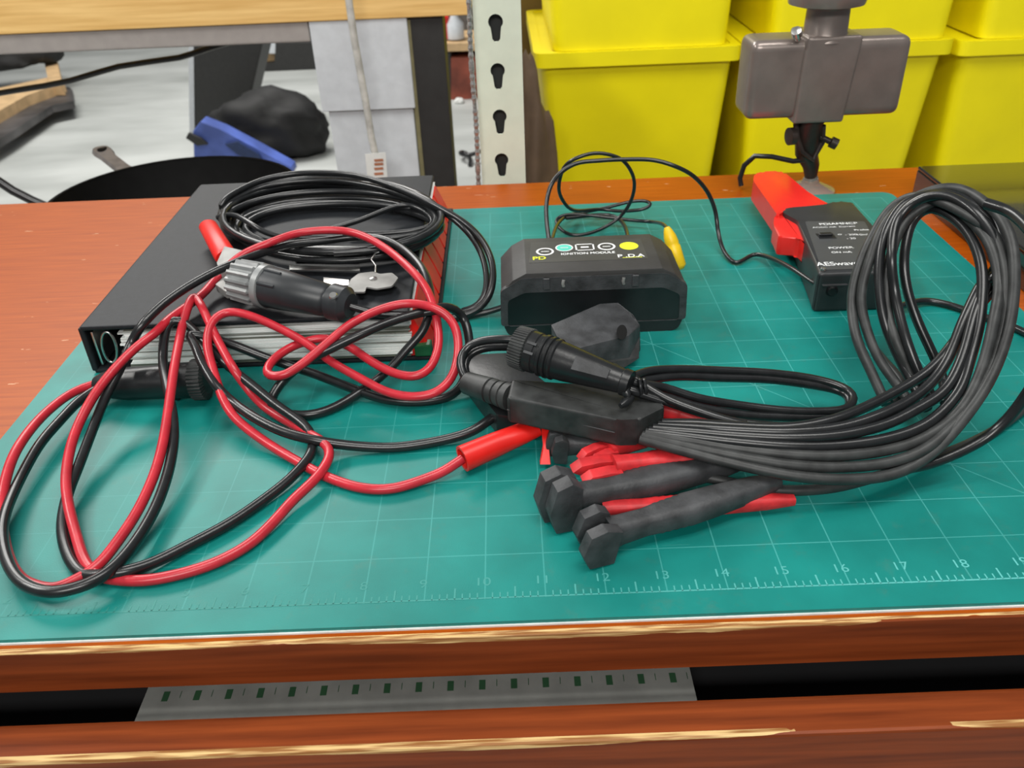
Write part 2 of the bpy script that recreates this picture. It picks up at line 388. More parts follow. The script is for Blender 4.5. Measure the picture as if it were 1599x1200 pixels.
# ------------------------------------------------------------------ cutting mat
cm = thing('cutting_mat', 'large teal green cutting mat with a pale inch grid on the wooden bench', 'cutting mat', (0, 0, TT))
pl = round_poly([V((-.5, -.5, TT+.035)), V((23.5, -.5, TT+.035)), V((23.5, 17.5, TT+.035)), V((-.5, 17.5, TT+.035))], .45, 6)
obj('mat_sheet', add_prism(BM(), pl, (0, 0, .065)), M_mat, cm, loc=(0, 0, 0))
pl2 = [V((p.x*1.0-0, p.y-.03, TT)) for p in pl]
obj('pale_core_layer', add_prism(BM(), pl2, (0, 0, .035)), M_matedge, cm)
b = BM()
for k in range(0, 23*8+1):
    x = k/8
    if k % 8 == 0: h, wd = .0, .0
    elif k % 4 == 0: h, wd = .24, .014
    else: h, wd = .12, .011
    if h: add_quad(b, (x-wd, 0), (x+wd, h), .003)
add_quad(b, (0, -.014), (23, .014), .003)
for k in range(1, 24):
    merge(b, text_bm(str(k), .26, Matrix.Translation(V((k-.04, .36, .003))), font_w=1.1))
obj('ruler_print', b, M_printw, cm, loc=(0, 0, 0))

# ------------------------------------------------------------------ binder
bd = thing('ring_binder', 'thick black vinyl ring binder full of white sheets lying left on the mat', 'binder', (4.5, 12, 0))
bx0, bx1, by0, by1, bh = .52, 8.2, 7.66, 17.35, 1.27
obj('front_cover', add_box(BM(), (bx0, by0, bh-.11), (bx1, by1, bh), .04, 2), M_vinyl, bd)
obj('back_cover', add_box(BM(), (bx0, by0, 0.0), (8.75, by1, .1), .04, 2), M_vinyl, bd)
obj('spine', add_box(BM(), (bx0-.06, by0, .05), (bx0+.08, by1, bh-.04), .05, 3), M_vinyl, bd)
def stripe_mat():
    m = bpy.data.materials.new('stacked_sheets'); m.use_nodes = True; nt = m.node_tree; b = nt.nodes['Principled BSDF']
    tc = nd(nt, 'ShaderNodeTexCoord'); mp = nd(nt, 'ShaderNodeMapping'); mp.inputs['Scale'].default_value = (3, 3, 330)
    nt.links.new(tc.outputs['Object'], mp.inputs[0]); n = nd(nt, 'ShaderNodeTexNoise'); n.inputs['Scale'].default_value = 1; n.inputs['Detail'].default_value = 3
    nt.links.new(mp.outputs[0], n.inputs['Vector']); r = nd(nt, 'ShaderNodeValToRGB'); e = r.color_ramp.elements
    e[0].position = .43; e[0].color = (.16, .16, .13, 1); e[1].position = .50; e[1].color = (.95, .96, .94, 1)
    nt.links.new(n.outputs['Fac'], r.inputs[0]); nt.links.new(r.outputs[0], b.inputs['Base Color']); b.inputs['Roughness'].default_value = .35
    bp = nd(nt, 'ShaderNodeBump'); bp.inputs['Strength'].default_value = .6; bp.inputs['Distance'].default_value = .001
    nt.links.new(n.outputs['Fac'], bp.inputs['Height']); nt.links.new(bp.outputs[0], b.inputs['Normal']); return m
b = BM(); rr = random.Random(3)
for k in range(20):
    z = .13 + k*.049; dx = rr.uniform(-.05, .06)
    add_box(b, (1.45+rr.uniform(-.15, .05), by0+.015+rr.uniform(0, .03), z), (8.18+dx, by1-.2, z+.038))
obj('sheets', b, stripe_mat(), bd)
obj('red_divider', add_box(BM(), (7.2, by0+.06, .12), (8.62, by1-.35, .17)), M_boot, bd)
b = BM()
for k in range(9):
    y = by0+.1+k*1.02
    add_prism(b, [V((8.2, y, .17)), V((8.66, y+.05, .17)), V((8.5, y+.1, .55)), V((8.28, y+.1, 1.05)), V((8.1, y, 1.1))], (0, .86, 0))
obj('red_tab', b, M_boot, bd)
obj('green_tab', add_box(BM(), (8.25, by0-.02, .12), (8.66, by0+.3, .42), .04), mat('green_plastic', (.01, .12, .04), .3), bd)
b = BM(); c = V((.95, by0+.25, .62))
for yy in (by0+.15, by0+4.6, by0+8.8):
    pts = [V((.98+.17*math.cos(t)+.05*math.sin(t), yy, .62+.42*math.sin(t))) for t in [2*math.pi*k/24 for k in range(25)]]
    add_tube(b, pts, .035, 8)
add_box(b, (.66, by0+.12, .16), (.72, by1-.2, 1.06), .01)
obj('ring_mechanism', b, M_steel, bd, smooth=50)

# ------------------------------------------------------------------ red / black test lead
lead = thing('test_lead', 'long tangled test lead of one red and one black wire between two black plugs', 'cable', (3, 3, 0))
R = [(722,717,.28),(700,732,.2),(678,743,.14),(615,763,.1),(562,762,.1),(510,745,.1),(468,723,.12),(415,691,.2),(370,656,.4),(349,625,.6),(331,572,.95),(323,534,1.25),(331,502,1.5),
 (352,488,1.55),(380,490,1.55),(422,506,1.4),(475,534,1.1),(517,565,.8),(566,593,.55),(608,614,.42),(650,620,.42),(685,611,.5),(709,583,.7),(716,537,1.1),(706,502,1.45),(678,481,1.72),
 (636,474,1.75),(590,485,1.7),(545,508,1.55),(510,537,1.3),(468,572,1.0),(440,588,.9),(420,588,.85),(414,579,.85),(426,562,.9),(457,541,.95),(496,529,1.0),(517,530,1.0),(545,541,.95),(580,565,.75),
 (615,583,.6),(650,588,.6),(674,572,.7),(685,540,1.0),(683,505,1.3),(680,488,1.5),(668,455,1.75),(650,430,1.9),(612,395,2.0),(575,372,2.1),(540,361,2.15),(500,360,2.2),(462,365,2.2),(425,378,2.2),(375,400,1.95),
 (337,437,1.6),(312,464,1.55),(262,500,1.5),(244,519,1.5),(210,545,1.35),(169,588,1.1),(139,631,.9),(116,680,.65),(105,725,.5),(103,762,.4),(109,800,.28),(116,826,.2),(131,875,.12),(150,898,.11),(176,905,.11),
 (225,907,.11),(281,897,.11),(337,879,.11),(387,852,.12),(422,821,.14),(457,782,.18),(489,752,.22),(508,728,.25),(516,708,.28),(510,695,.3),(496,685,.33),(454,662,.14),(412,635,.2),(385,605,.5),(365,577,.9),(340,532,1.2),(325,500,1.5),(311,471,1.6),(303,462,1.65),
 (297,470,1.65),(285,508,1.4),(272,575,1.15),(265,625,.95),(255,690,.7),(240,744,.5),(214,800,.33),(180,851,.22),(150,886,.15),(112,909,.11),(80,920,.11),(37,907,.11),(16,878,.11),(6,840,.12),(2,800,.25),(6,762,.4),(22,710,.55),(56,661,.55),(97,624,.5),(130,606,.45),(158,598,.4)]
cable('red_wire', R, .1, M_red, lead, 'glossy red wire')
K = [(790,640,.35),(772,650,.3),(737,674,.2),(685,689,.12),(615,699,.11),(545,696,.2),(492,688,.36),(440,674,.42),(391,649,.5),(359,625,.55),(335,600,.8),(314,565,1.0),(307,545,1.15),(300,530,1.2),
 (292,522,1.25),(310,524,1.2),(342,532,1.1),(370,541,1.0),(405,555,.8),(454,572,.55),(496,586,.4),(545,605,.25),(597,623,.15),(650,628,.12),(700,620,.12),(722,600,.25),(733,565,.5),(732,525,.8),(723,495,1.1),(702,479,1.45),
 (667,486,1.55),(615,501,1.5),(562,523,1.4),(510,548,1.15),(475,566,.95),(440,597,.6),(424,622,.35),(422,636,.2),(436,645,.12),(475,649,.11),(510,642,.11),(545,624,.15),(580,600,.3),(610,575,.5),(636,545,.8),(660,518,1.1),
 (670,490,1.4),(672,460,1.6),(665,430,1.8),(652,410,1.85),(632,391,1.9),(600,374,1.95),(560,370,1.9),(500,377,1.9),(450,383,1.95),(412,394,2.0),(362,413,2.15),(325,430,2.1),(287,452,2.0),(250,479,1.85),(220,510,1.65),(205,536,1.3),
 (187,577,1.05),(165,620,.8),(145,670,.6),(124,725,.4),(104,778,.25),(97,830,.15),(109,875,.12),(131,899,.12),(165,897,.2),(195,893,.22),(240,879,.15),(300,849,.12),(356,819,.12),(405,786,.13),(450,751,.16),(480,718,.2),(489,698,.22),(484,674,.28),(465,656,.35),(433,634,.45),
 (400,607,.6),(370,583,.75),(338,555,.95),(315,530,1.1),(290,505,1.4),(272,498,1.5),(260,510,1.4),(255,540,1.2),(255,575,1.0),(262,610,.9),(270,650,.8),(271,690,.6),(262,740,.45),(242,795,.33),(210,849,.3),(169,894,.33),(124,917,.33),(75,925,.32),(34,911,.32),(12,880,.32),(3,840,.33),(8,803,.33),(28,755,.3),(60,697,.35),(94,657,.38),(124,626,.4),(158,604,.42)]
cable('black_wire', K, .105, M_blk, lead, 'black wire')
# rear plug of the lead (left, on the mat)
A, B = P(325, 592, .50), P(150, 602, .42)
L = (B-A).length
pg = obj('plug_body', add_lathe(BM(), A, B, [(.28, .38), (.3, .41), (.72, .40), (.75, .445), (.84, .445), (.87, .39), (L*.75, .37), (L*.92, .30), (L, .20)]), M_blkp, lead, smooth=40)
obj('knurled_ring', add_lathe(BM(), A, B, [(0, .34), (.04, .47), (.32, .47), (.35, .40)], teeth=34, depth=.025), M_blk2, lead)

# red crocodile-clip boot, centre
A, B = P(722, 717, .30), P(836, 668, .42)
rb = thing('crocodile_clip', 'bright red vinyl sleeved crocodile clip right at the end of the red wire, centre', 'clip', (A.x, A.y, 0))
d, s, u = axes(A, B); L = (B-A).length; b = BM(); n = 20
for prof, inner in (([(0, .27, .27), (L*.45, .25, .25), (L*.8, .26, .19), (L, .25, .15)], False), ([(0, .21, .21), (.6, .15, .15)], True)):
    rg = []
    for t, ra, rc in prof: rg.append([b.verts.new(A+d*t+s*math.cos(2*math.pi*k/n)*ra+u*math.sin(2*math.pi*k/n)*rc) for k in range(n)])
    for i in range(len(rg)-1):
        for k in range(n): b.faces.new([rg[i][k], rg[i][(k+1) % n], rg[i+1][(k+1) % n], rg[i+1][k]])
    if not inner: first = rg[0]; b.faces.new(rg[-1])
    else:
        for k in range(n): b.faces.new([first[k], rg[0][k], rg[0][(k+1) % n], first[(k+1) % n]])
        b.faces.new(rg[-1])
obj('sleeve', b, M_boot, rb, smooth=40)
obj('spring', add_tube(BM(), [B+d*.08+V((math.cos(t)*.08, math.sin(t)*.08, 0))+u*(t/40-.16) for t in [k*.4 for k in range(32)]], .022, 6), M_steel, rb, smooth=60, label='small steel coil spring')
q = [P(845, 668, .5), P(858, 672, .5), P(857, 700, .3), P(860, 726, .1), P(843, 726, .1), P(849, 700, .3)]
obj('jaw', add_prism(BM(), q, (.0, .12, 0), .01), M_boot, rb)

# ------------------------------------------------------------------ coiled cable with plug on the binder
coil = thing('coiled_sensor_lead', 'coil of thin black cable with a grey ribbed plug lying on the black binder', 'cable', (5, 12, bh))
turns = [(520,333,181,60,1.62),(517,343,171,60,1.52),(519,345,172,48,1.44),(528,352,158,41,1.40),(522,357,166,50,1.5),(540,360,148,33,1.42),(520,350,176,41,1.6),(512,341,168,52,1.72),(522,338,176,56,1.8)]
pts = []
for k in range(8*18+1):
    q = k/18; i = min(int(q), 7); f = q-i; t = [a*(1-f)+b_*f for a, b_ in zip(turns[i], turns[i+1])]
    a = 2*math.pi*q + math.pi*.5
    pts.append((t[0]+t[2]*math.cos(a), t[1]+t[3]*math.sin(a)*(1 if math.sin(a) < 0 else 1.02), t[4]))
cable('cable_coil', pts, .098, M_blk, coil, step=14)
cable('cable_coil', [(360,322,1.5),(342,330,1.7),(350,312,1.9),(400,285,2.0),(450,273,2.05),(500,270,2.1),(560,275,2.1),(625,296,2.0),(680,322,1.9),(725,348,1.7),(752,375,1.4),(768,408,1.0),(770,440,.7),(764,462,.5),(757,474,.35),(742,487,.2),(720,494,.12),(700,497,.1)], .095, M_blk, coil, label='outer turn sweeping off the binder to the right')
cable('cable_coil', [(345,345,1.5),(352,322,1.75),(400,296,1.85),(460,284,1.9),(530,283,1.9),(600,296,1.85),(680,325,1.8),(724,356,1.6),(750,392,1.1),(760,430,.7),(757,462,.4),(742,481,.2),(722,486,.12)], .085, M_blk, coil)
cable('cable_coil', [(500,362,1.5),(560,345,1.6),(610,325,1.7),(640,320,1.72),(670,335,1.6),(678,350,1.5),(650,360,1.45),(600,365,1.42),(545,366,1.42)], .075, M_blk, coil)
cable('cable_coil', [(340,340,1.6),(365,334,1.8),(395,352,1.8),(430,368,1.6),(520,372,1.5),(610,372,1.5),(672,362,1.5)], .08, M_blk, coil)
A, B = P(366, 436, 1.95), P(548, 478, 1.80); L = (B-A).length
obj('ribbed_ring', add_lathe(BM(), A, B, [(.05, .34), (.10, .50), (.74, .53), (.80, .44)], teeth=15, depth=.06), M_chr, coil, label='grey deeply ribbed locking ring')
obj('collar', add_lathe(BM(), A, B, [(.80, .42), (.82, .52), (.97, .52), (1.0, .45)]), M_chr, coil, smooth=40)
b = add_lathe(BM(), A, B, [(.98, .44), (1.0, .48), (1.4, .47), (L*.80, .38), (L*.82, .32), (L*.84, .32), (L*.85, .42), (L*.96, .41), (L, .28)])
d, s, u = axes(A, B)
for an in (.9, 1.7, 2.5, .1):
    v = (s*math.cos(an)+u*math.sin(an))
    add_tube(b, [A+d*1.0+v*.475, A+d*1.45+v*.46], .04, 8)
obj('plug_body', b, mat('slate_plastic', (.022, .025, .028), .38, var=.15), coil, smooth=40)
obj('clamp_screw', add_lathe(BM(), P(520, 462, 2.2), P(516, 452, 2.4), [(-.05, .07), (.0, .10), (.03, .08)]), M_steel, coil, smooth=40)
cable('lead', [(545,478,1.78),(590,490,1.6),(640,492,1.5),(690,484,1.6)], .09, M_blk, coil)
# red handled clip on the binder
hc = thing('battery_clip', 'grey clip with bright red sleeved handle on the binder beside the ribbed plug', 'clip', (3, 11, bh))
A, B = P(324, 352, 1.75), P(352, 400, 1.62); L = (B-A).length
obj('sleeve', add_lathe(BM(), A, B, [(-.05, .10), (0, .21), (.08, .25), (L, .29), (L+.1, .26)], sq=(1, .8)), M_boot, hc, smooth=40, label='bright red sleeve')
q = [P(338, 410, 1.85), P(350, 384, 1.9), P(380, 391, 1.9), P(386, 404, 1.85), P(370, 426, 1.8), P(344, 424, 1.8)]
obj('clip_body', add_prism(BM(), q, (0, 0, -.3), .03), M_dullst, hc)
q = [P(336, 444, 1.6), P(362, 421, 1.65), P(386, 428, 1.65), P(372, 455, 1.6), P(352, 455, 1.6)]
obj('jaw', add_prism(BM(), q, (0, 0, -.2), .02), M_dullst, hc)
# bright metal ground clip under the coil
wc = thing('wing_clip', 'flat silver wing shaped metal clip beside the black plug on the binder', 'clip', (6, 11, bh))
q = [P(x, y, 1.5) for x, y in [(548,436),(560,427),(585,424),(592,428),(612,426),(622,434),(612,447),(588,451),(572,448),(570,456),(550,456),(543,446)]]
obj('plate', add_prism(BM(), round_poly(q, .06, 3), (0, 0, -.04)), M_dullst, wc)
obj('rivet', add_lathe(BM(), P(583, 437, 1.48), P(583, 437, 1.48)+V((0, 0, 1)), [(0, .10), (.05, .09), (.07, .03)]), M_steel, wc, smooth=40)
obj('wire_loop', add_tube(BM(), [P(x, y, z) for x, y, z in [(586,426,1.5),(587,415,1.6),(580,406,1.7),(586,396,1.75),(592,394,1.75)]], .025, 8), M_steel, wc, smooth=60)
b = BM()
for (x0, y0, x1, y1, h) in ((452,414,562,423,.10),(505,433,545,446,.09)):
    q = [P(x0, y0, 1.45), P(x1, y0+4, 1.45), P(x1, y1, 1.45), P(x0, y1-2, 1.45)]
    add_prism(b, q, (0, 0, -.05), .01)
obj('blade', b, M_steel, wc)
ss = thing('clear_sleeve', 'shiny clear sleeve strips showing between the coil turns on the binder', 'sleeve', (5, 12, bh))
b = BM()
for (x0, y0, x1, y1) in ((430,383,570,391),(455,398,565,408)):
    q = [P(x0, y0, 1.33), P(x1, y0+2, 1.33), P(x1-6, y1, 1.33), P(x0+6, y1-1, 1.33)]
    add_prism(b, q, (0, 0, -.04))
obj('sleeve_film', b, mat('glossy_film', (.75, .76, .74), .08, var=.03, spec=.9), ss)

# ------------------------------------------------------------------ ignition module
md = thing('ignition_module', 'black plastic module box with coloured round symbols on its lid, behind the plugs', 'test module', (12.6, 9.7, 0))
def xz(x0, x1, z0, z1, y): return [V((x0, y, z0)), V((x1, y, z0)), V((x1, y, z1)), V((x0, y, z1))]
mx0, mx1, my = 10.38, 14.85, 8.75
my -= .12
prof = [V((mx0+.15, my, 0)), V((mx1-.15, my, 0)), V((mx1-.02, my, .3)), V((mx1-.02, my, 1.2)), V((mx1-.45, my, 1.55)), V((mx0+.45, my, 1.55)), V((mx0+.02, my, 1.2)), V((mx0+.02, my, .3))]
obj('case', add_prism(BM(), round_poly(prof, .12, 3), (0, 1.95, 0), .02, 1), M_blkp, md, smooth=30)
my += .12
b = BM()                       # frame round the front face and its shallow channel
outer = round_poly([V((mx0-.05, my-.14, .32)), V((mx1+.05, my-.14, .32)), V((mx1+.03, my-.14, 1.28)), V((mx1-.5, my-.14, 1.60)), V((mx0+.5, my-.14, 1.60)), V((mx0-.03, my-.14, 1.28))], .1, 3)
inner = round_poly([V((mx0+.12, my-.14, .30)), V((mx1-.12, my-.14, .30)), V((mx1-.14, my-.14, 1.02)), V((mx1-.55, my-.14, 1.22)), V((mx0+.55, my-.14, 1.22)), V((mx0+.14, my-.14, 1.02))], .1, 3)
O = [[b.verts.new(p+V((0, dy, 0))) for p in L_] for L_ in (outer, inner) for dy in (0, .16)]
n = len(outer)
for k in range(n):
    j = (k+1) % n
    b.faces.new([O[0][k], O[0][j], O[2][j], O[2][k]]); b.faces.new([O[1][k], O[3][k], O[3][j], O[1][j]])
    b.faces.new([O[0][k], O[1][k], O[1][j], O[0][j]]); b.faces.new([O[2][k], O[2][j], O[3][j], O[3][k]])
obj('front_frame', b, M_grip, md)
lidp = [V((mx0-.02, my-.12, 1.22)), V((mx0+.28, my-.12, 1.55)), V((mx0+.6, my-.12, 1.72)), V((mx1-.6, my-.12, 1.72)), V((mx1-.28, my-.12, 1.55)), V((mx1+.02, my-.12, 1.22)), V((mx1-.1, my-.12, 1.16)), V((mx1-.55, my-.12, 1.56)), V((mx0+.55, my-.12, 1.56)), V((mx0+.1, my-.12, 1.16))]
obj('lid', add_prism(BM(), lidp, (0, 2.1, 0), .025, 2), M_lid, md, smooth=30)
for x in (mx0+1.08, mx1-1.25): obj('latch_rib', add_box(BM(), (x-.07, my-.2, 1.3), (x+.09, my-.1, 1.6), .015, 1), M_grip, md)
for x in (mx0+1.5, mx1-1.52): obj('screw', add_tube(BM(), [V((x, my-.15, 1.36)), V((x-.02, my-.17, 1.44)), V((x, my-.15, 1.53))], .04, 8), M_dullst, md, smooth=40)
LZ = 1.721
q = [P(829, 379, LZ), P(1000, 373, LZ), P(1012, 404, LZ), P(826, 411, LZ)]
obj('label_panel', add_prism(BM(), q, (0, 0, .004)), M_label, md)
LZ = 1.73
def tm(px, py, z=LZ, ang=0): return Matrix.Translation(P(px, py, z)) @ Matrix.Rotation(ang, 4, 'Z')
for (px, py, kind) in ((851,393,'w'),(881,387,'t'),(947,385,'w'),(982,384,'y')):
    c = P(px, py, LZ); b = BM()
    if kind == 'w': add_ring(b, c, .17, .225, LZ)
    elif kind == 't': add_ring(b, c, .19, .225, LZ)
    if kind != 'y': merge(b, text_bm('ooo', .11, Matrix.Translation(c+V((0, .01, .001))), font_w=1.1, bold=.03))
    if kind in 'wt': obj('symbol', b, M_white, md)
    if kind == 't': b = BM(); add_disc(b, c, .19, LZ-.003); obj('symbol', b, M_teal, md, label='teal round symbol')
    if kind == 'y': b = BM(); add_disc(b, c, .235, LZ); obj('symbol', b, M_lime, md, label='lime yellow round symbol')
b = BM(); c = P(913, 386, LZ)
for a1, b1 in (((-.24, -.2), (.24, -.16)), ((-.24, .16), (.24, .2)), ((-.24, -.2), (-.20, .2)), ((.20, -.2), (.24, .2)), ((-.1, -.04), (.1, .04))):
    add_quad(b, (c.x+a1[0], c.y+a1[1]), (c.x+b1[0], c.y+b1[1]), LZ)
obj('symbol', b, M_white, md)
b = text_bm('IGNITION MODULE', .165, tm(918, 395.5, LZ, -.01), font_w=.93, bold=.02); merge(b, text_bm('P .D.A', .24, tm(985, 399.5, LZ, -.01), font_w=1.05, bold=.02))
obj('lettering', b, M_white, md)
obj('lettering', text_bm('PD', .25, tm(842, 403.5, LZ), font_w=1.1, bold=.02), M_lime, md)
b = BM(); q = P(980, 402, LZ); add_quad(b, (q.x-.12, q.y-.015), (q.x+.36, q.y+.015), LZ-.002)
obj('underline', b, M_lime, md)
# yellow plug and thin wires
A, B = P(1059, 410, .5), P(1044, 364, 1.25)
obj('plug', add_lathe(BM(), A, B, [(-.2, .10), (-.1, .19), (.45, .20), (.5, .175), (.56, .19), (.75, .17), (.92, .12), (1.02, .07)]), M_yel, md, smooth=50, label='yellow plug')
mc = thing('signal_cable', 'thin black cable looping up behind the module and across to the clamp meter', 'cable', (13, 14, 0))
NB = [((10.3, 8.6, 0), (14.5, 10.8, 1.6))]
c1 = [(857,374,1.2),(854,350,1.5),(853,320,1.9),(860,290,2.3),(875,270,2.5),(900,255,2.7),(935,251,2.75),(975,249,2.75),(1020,250,2.7),(1055,260,2.55),(1083,275,2.2),(1105,300,1.6),(1117,330,1.0),(1121,360,.5),(1127,385,.2),(1137,403,.1),(1150,412,.08)]
cable('cable', c1 + [(1166,403,.1),(1176,397,.12),(1192,399,.2),(1215,408,.4),(1240,422,.55),(1270,442,.6),(1297,456,.6)], .062, M_blk, mc, blocks=NB, step=5)
c2 = [(862,374,.9),(870,350,.5),(885,337,.3),(905,333,.2),(945,325,.4),(985,315,.6),(1010,314,.6),(1018,319,.55),(1005,327,.45),(970,330,.35),(935,327,.4),(895,329,.8),(880,315,1.3),(872,295,1.8),(880,262,2.5),(900,247,2.8),(930,239,2.9),(957,243,2.8),(975,252,2.6),(988,272,2.1),(991,290,1.7),(985,315,1.1),(970,337,.6),(945,355,.3),(915,366,.2),(890,367,.2),(873,357,.25),(866,345,.3),(880,336,.4),(915,336,.35),(950,340,.3),(985,344,.25),(1020,347,.3),(1030,348,.7),(1040,352,1.1),(1044,362,1.25)]
cable('cable', c2, .055, M_blk, mc, blocks=NB, step=5)
cable('cable', [(884,341,.35),(930,336,.3),(958,337,.25),(973,348,.3),(979,362,.8),(981,374,1.1)], .06, M_blk, mc, blocks=NB, step=5)
cable('module_lead', [(700,499,.1),(735,493,.1),(760,488,.12),(785,480,.25)], .08, M_blk, md, blocks=[])

# ------------------------------------------------------------------ clamp meter
H = 1.08
mt = thing('clamp_meter', 'grey black clamp current probe with red jaws lying behind the cable hoop', 'clamp meter', (19.3, 11.5, 0))
top = [P(x, y, H) for x, y in [(1279,428),(1246,345),(1224,333),(1222,327),(1235,324),(1262,322),(1290,319),(1306,314),(1332,315),(1362,352),(1398,424)]]
obj('body', add_prism(BM(), round_poly(top, .12, 3), (0, 0, -H), .09, 3), M_meter, mt, smooth=35)
q = [P(x, y, H+.004) for x, y in [(1283,422),(1257,346),(1350,346),(1390,419)]]
obj('face_plate', add_prism(BM(), round_poly(q, .08, 3), (0, 0, .006)), M_mface, mt)
top = [P(x, y, H-.02) for x, y in [(1214,336),(1176,282),(1178,272),(1190,268),(1216,267),(1226,270),(1262,300),(1296,318),(1264,324),(1225,330)]]
obj('jaw', add_prism(BM(), round_poly(top, .10, 3), (0, 0, -.62), .07, 2), M_redp, mt, smooth=35, label='long bright red upper jaw')
top = [P(x, y, H-.12) for x, y in [(1216,372),(1207,352),(1208,340),(1220,334),(1244,352),(1262,395),(1248,371),(1228,366)]]
top = [P(x, y, H-.12) for x, y in [(1216,370),(1208,350),(1209,338),(1221,332),(1246,347),(1262,385),(1248,372)]]
obj('trigger', add_prism(BM(), round_poly(top, .08, 3), (0, 0, -.55), .06, 2), M_redp, mt, smooth=35, label='short red jaw and trigger')
b = BM()
def ff(px, py, s, size, w=1.0): merge(b, text_bm(s, size, Matrix.Translation(P(px, py, H+.012)) @ Matrix.Rotation(-.02, 4, 'Z'), font_w=w, bold=.012))
ff(1309, 349.5, 'PDIAMNCP', 0.187, 1.15); ff(1302, 354.5, 'AC/DC mA  Current', 0.108, 1.25); ff(1345, 359, 'Probe', 0.128, 1.3)
ff(1311, 366, 'o', 0.144, 1.5); ff(1329, 366.5, '- 200', 0.144, 1.1); ff(1348, 366.5, '10mV', 0.144, 1.1); ff(1329, 372.5, '- 20', 0.144, 1.1)
ff(1313, 387, 'POWER', 0.17, 1.1); ff(1314, 394, 'ON mA', 0.144, 1.1); ff(1308, 412, 'AESwave', 0.306, .95)
obj('lettering', b, M_white, mt)
b = BM(); q = P(1291, 370, H); add_box(b, (q.x-.26, q.y-.16, H+.0), (q.x+.22, q.y+.2, H+.02), .008, 1); add_box(b, (q.x-.2, q.y-.0, H), (q.x+.16, q.y+.14, H+.08), .02, 1)
obj('slide_switch', b, M_blkp, mt)
obj('knob', add_box(BM(), P(1348, 408, H)-V((.1, .12, .02)), P(1348, 408, H)+V((.14, .16, .10)), .03), mat('blue_knob', (.03, .22, .75), .4), mt, label='small blue button')
obj('corner_stud', add_lathe(BM(), P(1285, 422, H+.01), P(1285, 422, H+.01)+V((0, 0, 1)), [(0, .07), (.05, .06), (.07, .02)]), M_steel, mt, smooth=40)
q = P(1298, 452, .6); obj('socket', add_lathe(BM(), q, q+V((-.2, -1, .1)), [(-.1, .16), (.1, .15), (.2, .10)]), M_blkp, mt, smooth=40)
obj('grip_seam', add_box(BM(), P(1283, 445, .82)-V((0, .015, 0)), P(1325, 447, .82)+V((0, .02, .02))), M_grip, mt)

# ------------------------------------------------------------------ angular black sensor housing with a hole
hs = thing('coil_sensor_housing', 'angular black plastic housing with a round hole leaning between module and plug', 'plug housing', (13, 6.5, 0))
tp = [P(874, 534, 1.0), P(860, 507, 1.0), P(936, 474, 1.05), P(965, 472, 1.05), P(990, 492, .95), P(1000, 508, .75), P(982, 524, .8), P(900, 545, .9)]
b = add_prism(BM(), tp, (.02, -.15, -.62), .04, 2)
obj('housing', b, M_grip, hs, smooth=30)
q = P(971, 519, .95); b = add_lathe(BM(), q+(q-CAM).normalized()*.16, CAM, [(0, .14), (.28, .14)], seg=20, sq=(.85, 1.2))
obj('hole', b, mat('deep_black', (.002, .002, .002), .9), hs, smooth=40)
q = [P(930, 570, .42), P(1000, 520, .55), P(998, 560, .2), P(975, 575, .12)]
obj('foot', add_prism(BM(), q, (-.1, .35, -.05), .02), M_blk2, hs)

# ------------------------------------------------------------------ harness: block, hoop of cables, clamp probes
hn = thing('cable_harness', 'bundle of thick black cables standing in a hoop and running into a flat moulded block', 'cable harness', (15, 4, 0))
zt = 1.30
tp = [P(792, 621, zt), P(799, 592, zt), P(900, 600, zt), P(1000, 617, zt), P(1030, 626, zt), P(1038, 636, zt), P(1000, 655, zt), P(968, 656, zt)]
tp = round_poly(tp, .06, 3)
obj('moulded_block', add_prism(BM(), tp, (0, 0, -.60), .06, 3), M_blk2, hn, smooth=35)
q = [P(x, y, zt+.003) for x, y in [(806,618),(812,603),(890,606),(870,624)]]
obj('seam_line', add_tube(BM(), [P(792, 640, 1.0), P(880, 657, 1.0), P(960, 676, 1.0)], .012, 6), M_grip, hn)
A, B = P(797, 620, .98), P(728, 598, .82); L = (B-A).length
pr = [(-.05, .29), (.10, .29), (.11, .25), (.15, .25), (.16, .28), (.30, .27), (.31, .23), (.35, .23), (.36, .26), (.5, .27), (.51, .23), (.55, .23), (.56, .27), (L-.04, .24), (L, .18)]
obj('strain_relief', add_lathe(BM(), A, B, pr, sq=(1, 1)), M_blk2, hn, smooth=30)
q = [P(722, 578, .72), P(736, 553, .72), P(800, 550, .72), P(856, 600, .72), P(838, 655, .55), P(775, 648, .55)]
obj('lower_block', add_prism(BM(), q, (0, 0, -.54), .05, 2), M_blkp, hn, smooth=35)
cable('lead', [(735,600,.85),(722,585,.95),(718,560,1.15),(728,543,1.3),(750,533,1.45),(790,530,1.55),(830,535,1.5)], .095, M_blk, hn, blocks=[])
cable('lead', [(740,604,.7),(728,590,.8),(724,570,.95),(735,552,1.1),(760,543,1.2),(800,542,1.3)], .09, M_blk, hn, blocks=[])
